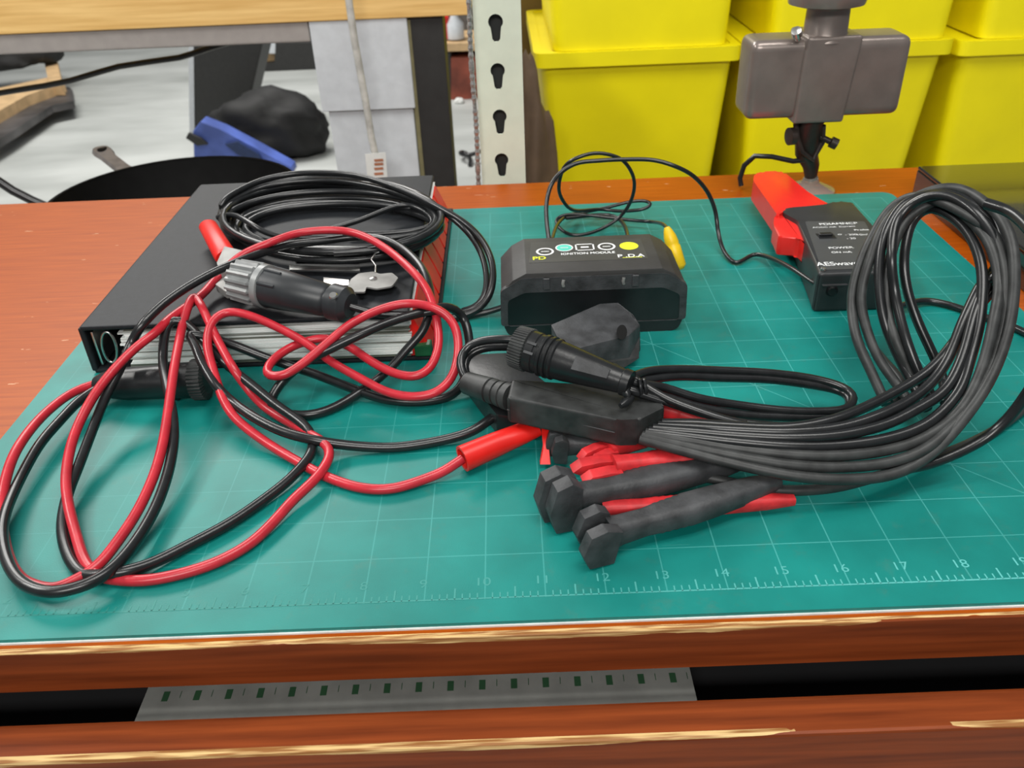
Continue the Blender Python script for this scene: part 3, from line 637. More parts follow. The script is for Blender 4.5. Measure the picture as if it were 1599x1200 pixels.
HS = [
 [(1000,686,.98),(1060,702,.95),(1145,724,.85),(1230,742,.75),(1310,749,.65),(1390,742,.6),(1450,712,.8),(1505,655,1.3),(1550,585,2.0),(1578,500,3.0),(1584,407,4.2),(1570,352,4.8),(1540,318,5.0),(1505,297,5.0),(1470,294,4.9),(1425,310,4.5),(1385,345,4.0),(1360,400,3.2),(1345,460,2.2),(1352,510,1.5),(1372,560,1.0),(1400,600,.6),(1428,640,.4)],
 [(1003,681,1.03),(1060,694,1.0),(1145,712,.95),(1230,726,.85),(1310,730,.75),(1390,722,.75),(1450,698,.95),(1500,650,1.3),(1540,590,1.9),(1566,510,2.8),(1572,430,3.8),(1556,372,4.4),(1525,345,4.7),(1490,325,4.8),(1455,311,4.7),(1420,308,4.5),(1385,332,4.0),(1352,390,3.2),(1334,440,2.4),(1330,480,1.8),(1338,530,1.3),(1360,580,.8),(1384,632,.4)],
 [(1008,677,1.07),(1065,687,1.05),(1145,700,1.0),(1230,710,.95),(1310,712,.9),(1390,702,.9),(1450,680,1.05),(1500,640,1.4),(1532,580,2.0),(1552,500,3.0),(1560,440,3.6),(1545,380,4.3),(1510,340,4.6),(1470,318,4.6),(1430,330,4.3),(1400,370,3.7),(1386,430,2.8),(1385,480,2.0),(1398,530,1.4),(1420,580,.8),(1440,625,.4)],
 [(1013,674,1.1),(1070,681,1.1),(1145,690,1.1),(1230,697,1.05),(1310,696,1.0),(1390,684,1.05),(1450,660,1.2),(1495,615,1.6),(1515,560,2.1),(1530,500,2.8),(1534,430,3.6),(1522,382,4.1),(1495,345,4.4),(1455,325,4.4),(1425,345,4.0),(1412,400,3.2),(1416,450,2.4),(1432,500,1.6),(1455,550,1.0),(1472,590,.6),(1476,630,.4)],
 [(1020,670,1.13),(1075,674,1.15),(1145,680,1.15),(1230,684,1.15),(1310,680,1.15),(1380,664,1.2),(1430,640,1.35),(1475,610,1.6),(1502,560,2.1),(1525,480,3.0),(1552,420,3.6),(1565,405,3.9),(1548,345,4.6),(1500,310,4.9),(1460,303,4.8),(1410,320,4.4),(1380,370,3.7),(1372,430,2.8),(1378,490,1.9),(1395,540,1.2),(1420,590,.7),(1448,640,.4)],
 [(1028,666,1.15),(1080,668,1.18),(1145,672,1.2),(1230,675,1.2),(1310,668,1.2),(1380,646,1.3),(1440,612,1.5),(1478,565,1.9),(1505,500,2.7),(1535,440,3.4),(1556,432,3.6),(1555,380,4.3),(1520,330,4.9),(1478,306,5.0),(1435,312,4.7),(1400,345,4.1),(1392,400,3.4),(1398,460,2.4),(1412,520,1.6),(1430,570,1.0),(1455,620,.5)],
 [(1034,662,1.17),(1085,662,1.2),(1145,666,1.2),(1230,668,1.2),(1300,656,1.25),(1360,632,1.3),(1420,600,1.5),(1460,570,1.8),(1500,520,2.3),(1540,465,3.0),(1582,430,3.6)],
 [(1100,745,.35),(1200,765,.3),(1300,762,.25),(1400,735,.2),(1450,718,.15),(1510,695,.12),(1560,668,.12),(1610,630,.12)],
 [(1330,700,.3),(1350,560,.6),(1335,500,.9),(1350,470,1.0),(1350,455,1.1),(1365,520,.7),(1390,570,.5),(1412,600,.4),(1410,618,.35),(1388,632,.3)],
]
for h in HS[:7]:
    for i, q in enumerate(h):
        if q[2] > 1.3 and q[0] > 1300: h[i] = (q[0], q[1], 1.3+(q[2]-1.3)*.72)
for k, h in enumerate(HS[:8]): cable('cable', h, .105 if k < 6 else .10, M_blk2 if k in (0, 1, 2, 7) else M_blk, hn, blocks=[])
cable('cable', [(1345,478,.7),(1347,500,.5),(1365,545,.4),(1395,580,.4),(1411,600,.4),(1410,615,.35),(1390,628,.3)], .1, M_blk2, hn, blocks=[])
cable('loose_cable', [(1400,480,.3),(1440,470,.12),(1480,476,.1),(1530,493,.1),(1580,510,.1),(1620,530,.1)], .09, M_blk, hn, blocks=[])
cable('loose_cable', [(1540,318,4.9),(1575,330,4.9),(1600,350,4.9),(1625,385,4.8),(1640,450,4.2),(1640,540,3.0),(1600,620,1.8),(1545,680,1.0),(1460,722,.6),(1380,738,.5)], .1, M_blk, hn, blocks=[])

# twin lead plug in the centre with tie
tl = thing('twin_lead_plug', 'black tapered plug with knurled ring lying on the moulded block, twin cable tied behind it', 'plug', (12, 4, 1.3))
A, B = P(806, 541, 1.88), P(985, 600, 1.66); L = (B-A).length
obj('knurled_ring', add_lathe(BM(), A, B, [(-.02, .30), (.0, .43), (.30, .45), (.33, .38)], teeth=44, depth=.022), M_blk2, tl)
pr = [(.30, .38), (.33, .42), (.50, .42), (.52, .40), (.60, .40), (.62, .43), (.68, .43), (.70, .40), (.73, .40), (.75, .43), (.80, .43), (.82, .395), (.85, .395), (.87, .42), (.92, .42), (.95, .39), (1.1, .38), (L*.93, .24), (L*.94, .27), (L, .26), (L+.02, .18)]
obj('plug_body', add_lathe(BM(), A, B, pr, seg=36), M_blkp, tl, smooth=35)
d, s, u = axes(A, B)
n_ = (V((.1, -1, .8))).normalized(); n_ = (n_-d*n_.dot(d)).normalized(); w_ = d.cross(n_)
c0, c1 = A+d*(L*.55), A+d*(L*.84)
b = BM(); add_prism(b, [c0+n_*.30+w_*.16, c0+n_*.30-w_*.13, c1+n_*.225-w_*.09, c1+n_*.225+w_*.10], n_*.055, .01, 1)
obj('finger_grip', b, M_grip, tl)
b = BM()
for sgn in (-1, 1):
    e = A+d*.36+w_*.1*sgn; add_prism(b, [e+n_*.36, e+n_*.36+d*.2, e+n_*.36+d*.2+w_*.05, e+n_*.36+w_*.05], n_*.075)
obj('latch_slot', b, M_grip, tl)
for dy, dz, x in ((0, 0, 0), (14, -.1, -8)):
    cable('cable', [(968,590+dy,1.66+dz),(1000,600+dy,1.55+dz),(1035,605+dy,1.35+dz),(1090,622+dy,1.1+dz),(1160,634+dy,.85+dz),(1230,642+dy*.7,.7+dz),(1290,643+dy*.6,.6+dz),(1325,638+dy*.3,.58+dz),(1336+x,622,.56+dz*.5),(1318+x,606+dy*.3,.62+dz),(1270,592+dy*.7,.75+dz),(1200,583+dy*.7,.95+dz),(1120,579+dy*.8,1.15+dz),(1060,577+dy*.8,1.35+dz),(1010,580+dy,1.5+dz),(985,590+dy*.7,1.6+dz)], .09, M_blk, tl, blocks=[])
cable('cable', [(955,572,1.7),(985,588,1.62),(1010,605,1.5),(1045,625,1.35),(1090,642,1.25),(1130,655,1.2),(1165,664,1.2)], .085, M_blk, tl, blocks=[])
cable('cable', [(1000,615,1.45),(1060,635,1.2),(1130,655,.9),(1200,664,.75),(1260,664,.65),(1310,655,.5)], .075, M_blk, tl, blocks=[])
b = BM(); c = P(1000, 604, 1.55)
for k, (dx, t0) in enumerate(((0, .2), (.09, .5))):
    pts = [c+V((dx-.02*math.sin(t), .14*math.cos(t), .18*math.sin(t)-.04)) for t in [t0+2*math.pi*j/20 for j in range(21)]]
    add_tube(b, pts, .035, 8)
add_lathe(b, P(975, 607, 1.62), P(982, 622, 1.5), [(-.1, .05), (0, .10), (.12, .09), (.2, .04)])
add_lathe(b, P(975, 630, 1.45), P(992, 618, 1.45), [(-.12, .05), (0, .09), (.15, .08), (.25, .05)])
obj('tie', b, M_blkp, tl, smooth=40, label='shiny black twist tie')

# clamp probes under the block
def probe(name, label, head, tail, mt_body, zh, zl, hw=.27, jaw=True, jm=None, hz=.55, jl=.5, flip=1, gap=.15, jw=.2):
    A, B = P(head[0], head[1], zh), P(tail[0], tail[1], zl); d, s, u = axes(A, B); L = (B-A).length
    t = thing(name, label, 'clamp probe', (A.x, A.y, 0), 'clamp probes under the moulded block')
    b = BM(); rings = []
    for f, ww, hh in [(0, 1.0, 1.0), (.06, .8, .95), (.2, .78, .85)]+[(.26+.02*j, .86+.02*j+(.045 if j % 2 else 0), .88+(.04 if j % 2 else 0)) for j in range(10)]+[(.6, 1.0, .9), (.85, .8, .75), (1, .5, .5)]:
        c = A+d*(L*f); k = 14
        rings.append([b.verts.new(c + s*(hw*ww*math.copysign(abs(math.cos(2*math.pi*j/k))**.6, math.cos(2*math.pi*j/k))) + u*(hw*.95*hh*math.copysign(abs(math.sin(2*math.pi*j/k))**.6, math.sin(2*math.pi*j/k)))) for j in range(k)])
    for i in range(len(rings)-1):
        for j in range(14): b.faces.new([rings[i][j], rings[i][(j+1) % 14], rings[i+1][(j+1) % 14], rings[i+1][j]])
    b.faces.new(rings[0][::-1]); b.faces.new(rings[-1])
    obj('grip', b, mt_body, t, smooth=45)
    if jaw:
        dh = V((d.x, d.y, 0)).normalized(); sh = V((s.x, s.y, 0)).normalized()
        for sg in (1, -1):
            o_ = V((A.x, A.y, 0)) + sh*(sg*(gap/2+jw/2) - jw/2) + dh*.05
            z0 = max(.01, A.z-hz*.55); e = .10*(1 if sg*flip > 0 else 0)
            pts = [o_-dh*e+V((0, 0, z0)), o_-dh*(e+jl*.8)+V((0, 0, z0+.03)), o_-dh*(e+jl)+V((0, 0, z0+hz*.45)), o_-dh*(e+jl*.75)+V((0, 0, z0+hz*.92)), o_-dh*(e+jl*.25)+V((0, 0, z0+hz)), o_+dh*.05+V((0, 0, z0+hz*.85))]
            obj('jaw', add_prism(BM(), pts, sh*jw, .025, 2), jm or mt_body, t, smooth=30)
    return t
probe('clamp_probe', 'black rubber clamp probe nearest the camera, its blunt jaws resting on the mat', (950, 833), (1215, 752), M_grip, .38, .42, hz=.78, jl=.58, flip=-1, hw=.27, gap=.26, jw=.24)
probe('clamp_probe', 'black rubber clamp probe just behind the nearest one, jaws turned down', (893, 780), (1170, 716), M_grip, .48, .42, hz=1.08, jl=.58, flip=1, hw=.28, gap=.04, jw=.30)
probe('clamp_probe', 'red clamp probe with an open hollow red jaw, under the moulded block', (958, 730), (1180, 700), M_reddull, .62, .5, hz=.26, jl=.72, flip=1, hw=.22, gap=.10, jw=.26)
probe('clamp_probe', 'red clamp probe pinched beneath the moulded block, only its jaw tip showing', (950, 705), (1120, 640), M_reddull, .5, .5, hz=.3, jl=.55, hw=.2, gap=.06, jw=.2)
probe('clamp_probe', 'red clamp probe lying lowest between the two black probes', (940, 797), (1240, 781), M_reddull, .25, .22, jaw=False, hw=.19)
probe('clamp_probe', 'black clamp probe upright behind the red clip, under the moulded block', (880, 695), (1010, 690), M_grip, .4, .4, hz=.6, jl=.3, hw=.22, gap=.04)
probe('clamp_probe', 'red clamp probe showing right of the moulded block, below the twin cable', (1030, 640), (1150, 668), M_reddull, .7, .5, jaw=False, hw=.24)

# ------------------------------------------------------------------ glossy case at the right
gc = thing('glossy_case', 'flat glossy black case at the right rear of the bench reflecting the yellow bins', 'case', (28, 12, TT))
obj('case_body', add_box(BM(), (24.15, 7.0, TT), (35, 17.3, .80), .04, 2), M_case, gc)
obj('case_lid', add_box(BM(), (24.15, 7.0, .81), (35, 17.3, .92), .04, 2), M_case, gc)

# ------------------------------------------------------------------ taupe lamp/monitor on clear foot
YL = 17.8
lp = thing('inspection_lamp', 'taupe metal box shaped lamp head on a dark clamp arm with a clear round foot', 'lamp', (20.9, 17.8, TT))
foot = P(1268, 290, .1)
obj('foot', add_lathe(BM(), (21.0, 18.2, TT), (21.0, 18.2, 1), [(0, .85), (.05, .84), (.18, .55), (.30, .3), (.6, .18)]), M_clear, lp, smooth=40, label='clear round suction foot')
b = add_tube(BM(), [V((21.0, 18.2, .3)), V((20.9, 18.1, .8)), V((20.6, 17.9, 1.3)), V((20.5, 17.8, 2.3)), V((20.6, 17.8, 2.8))], .38, 12, radf=lambda t: .5+.9*t)
add_tube(b, [V((20.0, 17.6, 2.4)), V((20.1, 17.5, 1.9)), V((20.3, 17.5, 1.5)), V((20.7, 17.5, 1.2)), V((21.0, 17.7, 1.7)), V((20.9, 17.6, 2.3))], .09, 8)
add_lathe(b, (20.9, 17.7, 1.9), (21.6, 17.5, 1.6), [(0, .1), (.35, .1), (.38, .18), (.6, .18), (.62, .08)])
add_lathe(b, (20.1, 17.6, 2.0), (19.6, 17.5, 2.0), [(0, .1), (.1, .28), (.3, .28), (.34, .1)])
obj('clamp_arm', b, mat('dark_bronze', (.035, .026, .022), .4, .3, var=.3, scale=60), lp, smooth=40)
def rrbox(x0, x1, y0, y1, z0, z1, r): return add_box(BM(), (x0, y0, z0), (x1, y1, z1), r, 5)
MT = Matrix.Rotation(0, 4, 'X')
obj('lamp_housing', rrbox(18.25, 23.15, 17.3, 18.9, 2.62, 5.0, .32), M_taupe, lp, smooth=35)
bandp = [V((19.75, 17.16, 2.5)), V((21.35, 17.16, 2.5)), V((21.55, 17.16, 5.1)), V((19.85, 17.16, 5.1))]
obj('centre_band', add_prism(BM(), bandp, (0, 1.8, 0), .1, 3), M_taupe, lp, smooth=35)
obj('neck', add_lathe(BM(), (20.6, 17.9, 4.9), (20.6, 17.9, 6), [(0, .78), (.25, .66), (.9, .64), (1.0, .72)]), M_taupe, lp, smooth=35)
obj('top_disc', add_lathe(BM(), (20.5, 17.9, 5.85), (20.5, 17.9, 7), [(0, .8), (.08, 1.12), (.45, 1.22), (.8, 1.1), (.85, .6)]), M_taupe, lp, smooth=35)
b = add_lathe(BM(), (19.6, 17.3, 5.05), (19.45, 17.1, 5.3), [(0, .1), (.2, .1), (.22, .17), (.4, .15), (.42, .05)])
obj('thumb_screw', b, M_steel, lp, smooth=40)
obj('power_cord', add_tube(BM(), [V(p) for p in [(20.6, 17.7, 1.15), (20.2, 17.9, 1.05), (19.6, 18.3, 1.1), (19.1, 18.6, 1.05), (18.8, 18.7, .7), (18.7, 18.7, .25), (18.75, 18.6, 0.0)]], .09, 8), M_blk, lp, smooth=60)

# ------------------------------------------------------------------ rack post with keyhole slots
rk = thing('rack_post', 'pale green enamelled steel rack upright with a column of black keyhole slots', 'rack post', (10.45, 21.2, -30))
b = BM(); X0, X1 = 9.66, 11.30; yy = 21.2; zs = [.3+1.6*k for k in range(-19, 6)]; xc = 10.42
def keyhole(cx, cz):
    pts = []
    for j in range(13): a = -.78+math.pi*2*0+(math.pi+1.56)*j/12; pts.append((cx+.255*math.cos(a), cz+.12+.255*math.sin(a)))
    pts += [(cx-.13, cz-.45), (cx-.07, cz-.52), (cx+.07, cz-.52), (cx+.13, cz-.45)]
    return pts
prev = -30.0
for cz in zs:
    lo, hi = cz-.8, cz+.8; kp = keyhole(xc, cz)
    right = [p for p in kp if p[0] >= xc-1e-6]; left = [p for p in kp if p[0] <= xc+1e-6]
    right.sort(key=lambda p: p[1]); left.sort(key=lambda p: p[1])
    t_ = (xc, cz+.375); bt = (xc, cz-.52)
    right = [bt]+[p for p in right if abs(p[0]-xc) > 1e-3]+[t_]; left = [bt]+[p for p in left if abs(p[0]-xc) > 1e-3]+[t_]
    # keep contour order: by angle around a point in the slot
    def f3(pts, y=yy): return [b.verts.new((p[0], y, p[1])) for p in pts]
    b.faces.new(f3([(xc, lo), (X1, lo), (X1, hi), (xc, hi)]+right[::-1]))
    b.faces.new(f3([(xc, hi), (X0, hi), (X0, lo), (xc, lo)]+left))
    for L_ in (right, left):
        for p0, p1 in zip(L_, L_[1:]): b.faces.new([b.verts.new((p0[0], yy, p0[1])), b.verts.new((p1[0], yy, p1[1])), b.verts.new((p1[0], yy+.09, p1[1])), b.verts.new((p0[0], yy+.09, p0[1]))])
add_box(b, (X1-.09, yy+.005, -30), (X1, yy+1.6, 8.3)); add_box(b, (X0, yy+.005, -30), (X0+.09, yy+1.6, 8.3))
obj('upright', b, M_post, rk)
obj('inner_channel', add_box(BM(), (X0+.12, yy+.35, -30), (X1-.12, yy+.45, 8.2)), M_dark, rk)
# braided cable
cb = obj('spiral_cable', None or add_tube(BM(), [V((9.55+.02*math.sin(k/6), 20.75, 7.5-k*.12)) for k in range(0, 312)], .085, 8, radf=lambda t: 1+.16*(1 if int(t*311) % 2 else -1)), mat('silver_braid', (.45, .45, .44), .35, .7, var=.3, scale=600), smooth=20)
tag(cb, 'thin silver spiral sheathed cable hanging down left of the slotted rack post', 'cable')

# ------------------------------------------------------------------ height adjustable bench with beech top
YB = 38
wb = thing('grey_frame_workbench', 'workbench with a thick beech top on a grey steel frame behind the wooden bench', 'workbench', (-10, 44, -30))
obj('worktop', add_box(BM(), (-42, YB, 2.75), (9.0, YB+26, 4.6), .06), M_beech, wb, loc=(0, 0, 0))
obj('front_rail', add_box(BM(), (-42, YB+.15, 1.72), (.4, YB+1.6, 2.75), .12, 3), M_rail, wb)
lg = obj('leg', add_box(BM(), (.45, YB+.1, -1.95), (5.62, YB+2.2, 2.74), .06, 3), M_gframe, wb)
obj('lower_leg', add_box(BM(), (.75, YB+.3, -30), (5.5, YB+2.1, -1.9), .08, 3), M_gframe, lg)
obj('rear_column', add_box(BM(), (5.75, YB+.3, -30), (7.5, YB+2.5, 2.75), .05), M_dark, wb)
obj('column_edge', add_box(BM(), (5.55, YB+.25, -30), (5.78, YB+.6, 2.6)), mat('olive_edge', (.20, .18, .09), .6), wb)
obj('leg', add_box(BM(), (-41, YB+.1, -30), (-36, YB+2.2, 1.75), .12, 3), M_gframe, wb)
obj('foot', add_box(BM(), (.9, YB-3, -30), (5.3, YB+22, -28.6), .1, 2), M_gframe, wb)
# white hanging cable with tag
wc_ = thing('white_cable', 'off white cable hanging in front of the grey bench leg with a paper tag', 'cable', (3, 35, -6))
cp = [PY(x, y, 36.2) for x, y in [(540,-40),(546,10),(553,60),(563,115),(572,165),(580,215),(588,250),(595,300),(600,360),(604,600)]]
obj('sheath', add_tube(BM(), cp, .19, 8), mat('off_white_sheath', (.55, .54, .50), .5, var=.2), wc_, smooth=60)
q = [PY(x, y, 35.9) for x, y in [(570,241),(602,238),(606,287),(575,289)]]
obj('paper_tag', add_prism(BM(), q, (0, .03, 0)), M_paper, wc_)
b = BM()
for yv in (249, 255, 262, 270, 278):
    q = [PY(x, y, 35.88) for x, y in [(584,yv),(598,yv-1),(599,yv+3),(585,yv+4)]]; add_prism(b, q, (0, .01, 0))
obj('tag_print', b, mat('brown_print', (.42, .16, .08), .7), wc_)

# black cable slung under the rail, cables at the left
cb = obj('hanging_cable', add_tube(BM(), [PY(x, y, 43) for x, y in [(-120,165),(-40,152),(20,142),(70,134),(110,126),(150,114),(185,104),(230,97),(280,90),(300,84),(330,74),(370,62),(420,48)]], .17, 10), M_blk, smooth=60)
tag(cb, 'thick black cable slung below the grey bench rail at upper left', 'cable')
cb = obj('floor_cable', add_tube(BM(), [PY(x, y, 27) for x, y in [(-60,240),(-10,278),(20,298),(50,313),(90,330),(140,345)]], .2, 10), M_blk, smooth=60)
tag(cb, 'dark double cable crossing the lower left corner behind the wooden bench', 'cable')

# ------------------------------------------------------------------ skillet on a stool
sk = thing('skillet', 'large black cast iron frying pan with a grey handle behind the bench at left', 'frying pan', (0, 0, 0))
zc = -3.8; cc = P(270, 306, zc); rr_ = 6.1
sk.location = V((cc.x, cc.y, zc-2))*I
b = add_lathe(BM(), (cc.x, cc.y, zc-2.0), (cc.x, cc.y, zc), [(0, rr_*.80), (.05, rr_*.84), (1.95, rr_), (2.05, rr_), (2.05, rr_-.18), (1.9, rr_-.2), (.3, rr_*.80), (.25, .5)], seg=64)
obj('pan', b, M_iron, sk, smooth=40)
h0 = V((cc.x, cc.y, 0)); tip = P(158, 233, zc+.35)
dv = V((tip.x-cc.x, tip.y-cc.y, 0)); dl = dv.length; dv.normalize(); sv = V((-dv.y, dv.x, 0))
b = BM()
hp = [(rr_-.1, .55, 0), (rr_+.6, .42, .1), (dl-.9, .42, .3), (dl-.3, .55, .45), (dl+.15, .5, .5), (dl+.4, .25, .5)]
ring = []
for t, wd, dz in hp:
    ring.append([b.verts.new(h0+dv*t+sv*a_*wd+V((0, 0, zc-.2+dz+e_))) for a_, e_ in ((-1, -.1), (-.8, .12), (.8, .12), (1, -.1), (.8, -.2), (-.8, -.2))])
for i in range(len(ring)-1):
    for k in range(6): b.faces.new([ring[i][k], ring[i][(k+1) % 6], ring[i+1][(k+1) % 6], ring[i+1][k]])
b.faces.new(ring[0][::-1]); b.faces.new(ring[-1])
hd = obj('handle', b, M_ironh, sk, smooth=40, label='grey handle')
hc_ = h0+dv*(dl-.15)+V((0, 0, zc+.32))
obj('hang_hole', add_lathe(BM(), hc_, hc_+V((0, 0, 1)), [(0, .24), (.09, .24)], sq=(1, 1.5)), M_iron, hd)
st = thing('stool', 'round stool hidden under the black frying pan behind the bench', 'stool', (cc.x, cc.y, -30))
obj('seat', add_lathe(BM(), (cc.x, cc.y, zc-3.2), (cc.x, cc.y, zc), [(0, 4.3), (.1, 4.6), (1.1, 4.6), (1.2, 4.4)], seg=40), M_dark, st, smooth=40)
for sx_, sy_ in ((1, 1), (1, -1), (-1, 1), (-1, -1)):
    obj('leg', add_tube(BM(), [V((cc.x+sx_*2.6, cc.y+sy_*2.6, zc-3.15)), V((cc.x+sx_*4, cc.y+sy_*4, -30))], .4, 10), M_dark, st, smooth=60)

# ------------------------------------------------------------------ far clutter at upper left
FZ = -30
def PX(px, py, z): return P(px, py, z)
col = thing('black_column', 'black tapered machine column with a pale left edge standing on the concrete floor', 'column', (-36, 128, FZ))
q0 = [P(300, 215, FZ), P(372, 215, FZ)]; Yc = q0[0].y
q = [PY(300, 60, Yc), PY(412, 60, Yc), PY(378, 215, Yc), PY(302, 215, Yc)]
for v in q[2:]: v.z = FZ
obj('column', add_prism(BM(), q, (0, 8, 0), .2), M_dark, col)
q = [PY(294, 60, Yc), PY(303, 60, Yc), PY(305, 215, Yc), PY(296, 215, Yc)]
for v in q[2:]: v.z = FZ
obj('pale_edge', add_prism(BM(), q, (0, 8, 0)), M_gframe, col)
def blob(c, sx_, sy_, sz_, seed, amp=.18):
    b = BM(); bmesh.ops.create_icosphere(b, subdivisions=4, radius=1)
    for v in b.verts:
        n = v.co.copy(); k = 1+amp*noise.noise(n*1.7+V((seed, 0, 0)))+amp*.5*noise.noise(n*4+V((0, seed, 0)))
        z = n.z; v.co = V((n.x*sx_*k, n.y*sy_*k, max(z, -.55)*sz_*k)) + V(c)
    lo = min(v.co.z for v in b.verts); 
    for v in b.verts: v.co.z += FZ-lo
    return b
c = P(384, 283, FZ)
bg = obj('black_bag', blob((c.x+.9, c.y+12.5, FZ), 9.4, 5.5, 5.9, 3.1, .2), M_bag, smooth=60); tag(bg, 'slumped black cloth bag on the concrete floor beside the black column', 'bag')
c = P(360, 262, FZ)
bt = thing('blue_tool_case', 'blue plastic case leaning against the black bag behind the frying pan', 'case', (c.x, c.y-2, FZ))
Yb = c.y-3.5
q = [PY(303, 245, Yb), PY(301, 205, Yb), PY(313, 190, Yb), PY(345, 203, Yb), PY(400, 232, Yb), PY(455, 262, Yb), PY(462, 285, Yb)]
q += [PY(440, 300, Yb), PY(303, 300, Yb)]
obj('shell', add_prism(BM(), q, (0, 3, 0), .15), M_blue, bt)
q = [PY(296, 206, Yb-.2), PY(316, 215, Yb-.2), PY(326, 224, Yb-.2), PY(310, 226, Yb-.2), PY(292, 214, Yb-.2)]
obj('latch', add_prism(BM(), q, (0, -.6, 0), .03), M_dark, bt)
q = [PY(352, 224, Yb-.1), PY(372, 220, Yb-.1), PY(405, 240, Yb-.1), PY(420, 262, Yb-.1), PY(372, 240, Yb-.1)]
obj('handle', add_prism(BM(), q, (0, -.5, 0), .05), mat('dark_blue', (.02, .04, .12), .5), bt)
# pallet dolly
dl_ = thing('wooden_dolly', 'pale timber dolly with metal castors at the far upper left', 'dolly', (-88, 172, FZ))
Zd = FZ+5
def slabq(pxs, z, th): return add_prism(BM(), [P(x, y, z) for x, y in pxs], (0, 0, -th), .05)
obj('timber_rail', slabq([(-60,168),(-60,150),(88,118),(100,128),(40,150),(-10,178)], Zd, 2.2), M_tan, dl_)
obj('timber_rail', slabq([(66,82),(86,82),(97,130),(76,130)], Zd+.5, 2.2), M_tan, dl_)
obj('metal_frame', slabq([(-40,240),(-40,215),(55,155),(100,138),(113,140),(115,158),(80,165),(20,205)], Zd-1.8, 1.2), mat('dark_galvanised', (.09, .085, .085), .45, .4, var=.5, scale=6), dl_)
for (x, y) in ((104, 150), (2, 205)):
    e = P(x, y, FZ+1.4); e.z = FZ+1.5
    obj('castor', add_lathe(BM(), e-V((.8, 0, 0)), e+V((1, 0, 0)), [(0, 1.3), (.1, 1.5), (1.5, 1.5), (1.6, 1.3)]), M_dark, dl_, smooth=40)
c = P(20, 118, Zd)
b = blob((c.x-4, c.y+6, Zd), 11, 8, 5, 9.2)
for v in b.verts: v.co.z += .6
for v in b.verts: v.co.z += Zd+.1-FZ
o = obj('black_sack', b, M_bag, smooth=60); tag(o, 'crumpled black sack resting on the pale timber dolly', 'sack')
# low dark equipment under the rail
c0 = P(412, 112, FZ); Yq = c0.y
eq = thing('equipment_cart', 'low black cart with a pale timber block seen below the rail', 'cart', (c0.x+10, Yq+5, FZ))
q = [PY(x, y, Yq) for x, y in [(430,66),(492,66),(496,108),(412,113),(408,100),(430,98)]]
obj('cart_body', add_prism(BM(), q, (0, 12, 0), .2), M_dark, eq)
q = [PY(x, y, Yq+2) for x, y in [(402,84),(434,84),(436,106),(404,106)]]
obj('timber_block', add_prism(BM(), q, (0, 5, 0), .1), M_tan, eq)
q = [PY(x, y, Yq) for x, y in [(408,70),(430,66),(430,84),(404,84)]]
obj('panel', add_prism(BM(), q, (0, 5, 0), .1), M_gframe, eq)

# ------------------------------------------------------------------ seen between the dark column and the post
Yf = 150
fs = thing('far_shelf_unit', 'distant shelf unit with a pale timber board and reddish drawers behind the slotted post', 'shelf', (6, Yf, FZ))
def pyq(l, Y): return [PY(x, y, Y) for x, y in l]
obj('board', add_prism(BM(), pyq([(690,68),(838,64),(838,77),(690,81)], Yf), (0, 12, 0), .1), M_tan, fs)
obj('drawer_box', add_prism(BM(), pyq([(704,90),(830,88),(828,160),(704,162)], Yf+1), (0, 10, 0), .1), mat('reddish_wood', (.30, .07, .04), .6, var=.5, scale=6), fs)
obj('side_panel', add_prism(BM(), pyq([(690,81),(704,81),(704,172),(690,172)], Yf+1), (0, 11, 0), .1), M_dark, fs)
obj('side_panel', add_prism(BM(), pyq([(826,70),(838,70),(838,172),(826,172)], Yf+1), (0, 11, 0), .1), M_dark, fs)
obj('back_sheet', add_prism(BM(), pyq([(690,-30),(838,-30),(838,90),(690,90)], Yf+12), (0, .5, 0), .1), mat('grey_back', (.10, .10, .10), .6), fs)
e = pyq([(700,60)], Yf-1)[0]
o = obj('grey_bottle', add_lathe(BM(), PY(712, 66, Yf+3)+V((0, 0, .7)), PY(712, 66, Yf+3)+V((0, 0, 1)), [(0, 1.6), (2.5, 1.6), (3.6, .7), (4.4, .7)]), M_gframe, smooth=40); tag(o, 'pale grey bottle standing on the distant timber board', 'bottle')
o = obj('red_can', add_lathe(BM(), PY(695, 66, Yf+3)+V((0, 0, .7)), PY(695, 66, Yf+3)+V((0, 0, 1)), [(0, 1.0), (3.6, 1.0), (3.8, .8)]), M_boot, smooth=40); tag(o, 'small red can standing on the distant timber board', 'can')
o = obj('white_rag', blob((0, 0, 0), .9, .8, .6, 5.0), M_paper, smooth=60)
e = PY(716, 140, Yf-1.5); o.location = V((e.x, Yf-1.6, FZ))*I
tag(o, 'small crumpled white rag on the floor by the distant shelf unit', 'rag')
e = P(718, 262, FZ)
o = obj('floor_cable', add_tube(BM(), [V((e.x+1.5*math.cos(t)+t*.5, e.y+3*math.sin(t)+t, FZ+.3+.25*t)) for t in [k*.35 for k in range(16)]], .3, 8), M_blk, smooth=60); tag(o, 'loose black cord on the floor between dark column and slotted post', 'cable')
# leaning board and sacks next to the bins
o = obj('leaning_board', add_prism(BM(), [V(p) for p in [PY(806,-60,61.8), PY(852,-60,61.8), PY(862,330,61.8), PY(845,330,61.8), PY(828,200,61.8), PY(812,60,61.8)]], (0, 1.2, 0), .05), M_brown)
tag(o, 'brown board standing upright in the gap left of the yellow bins', 'board')

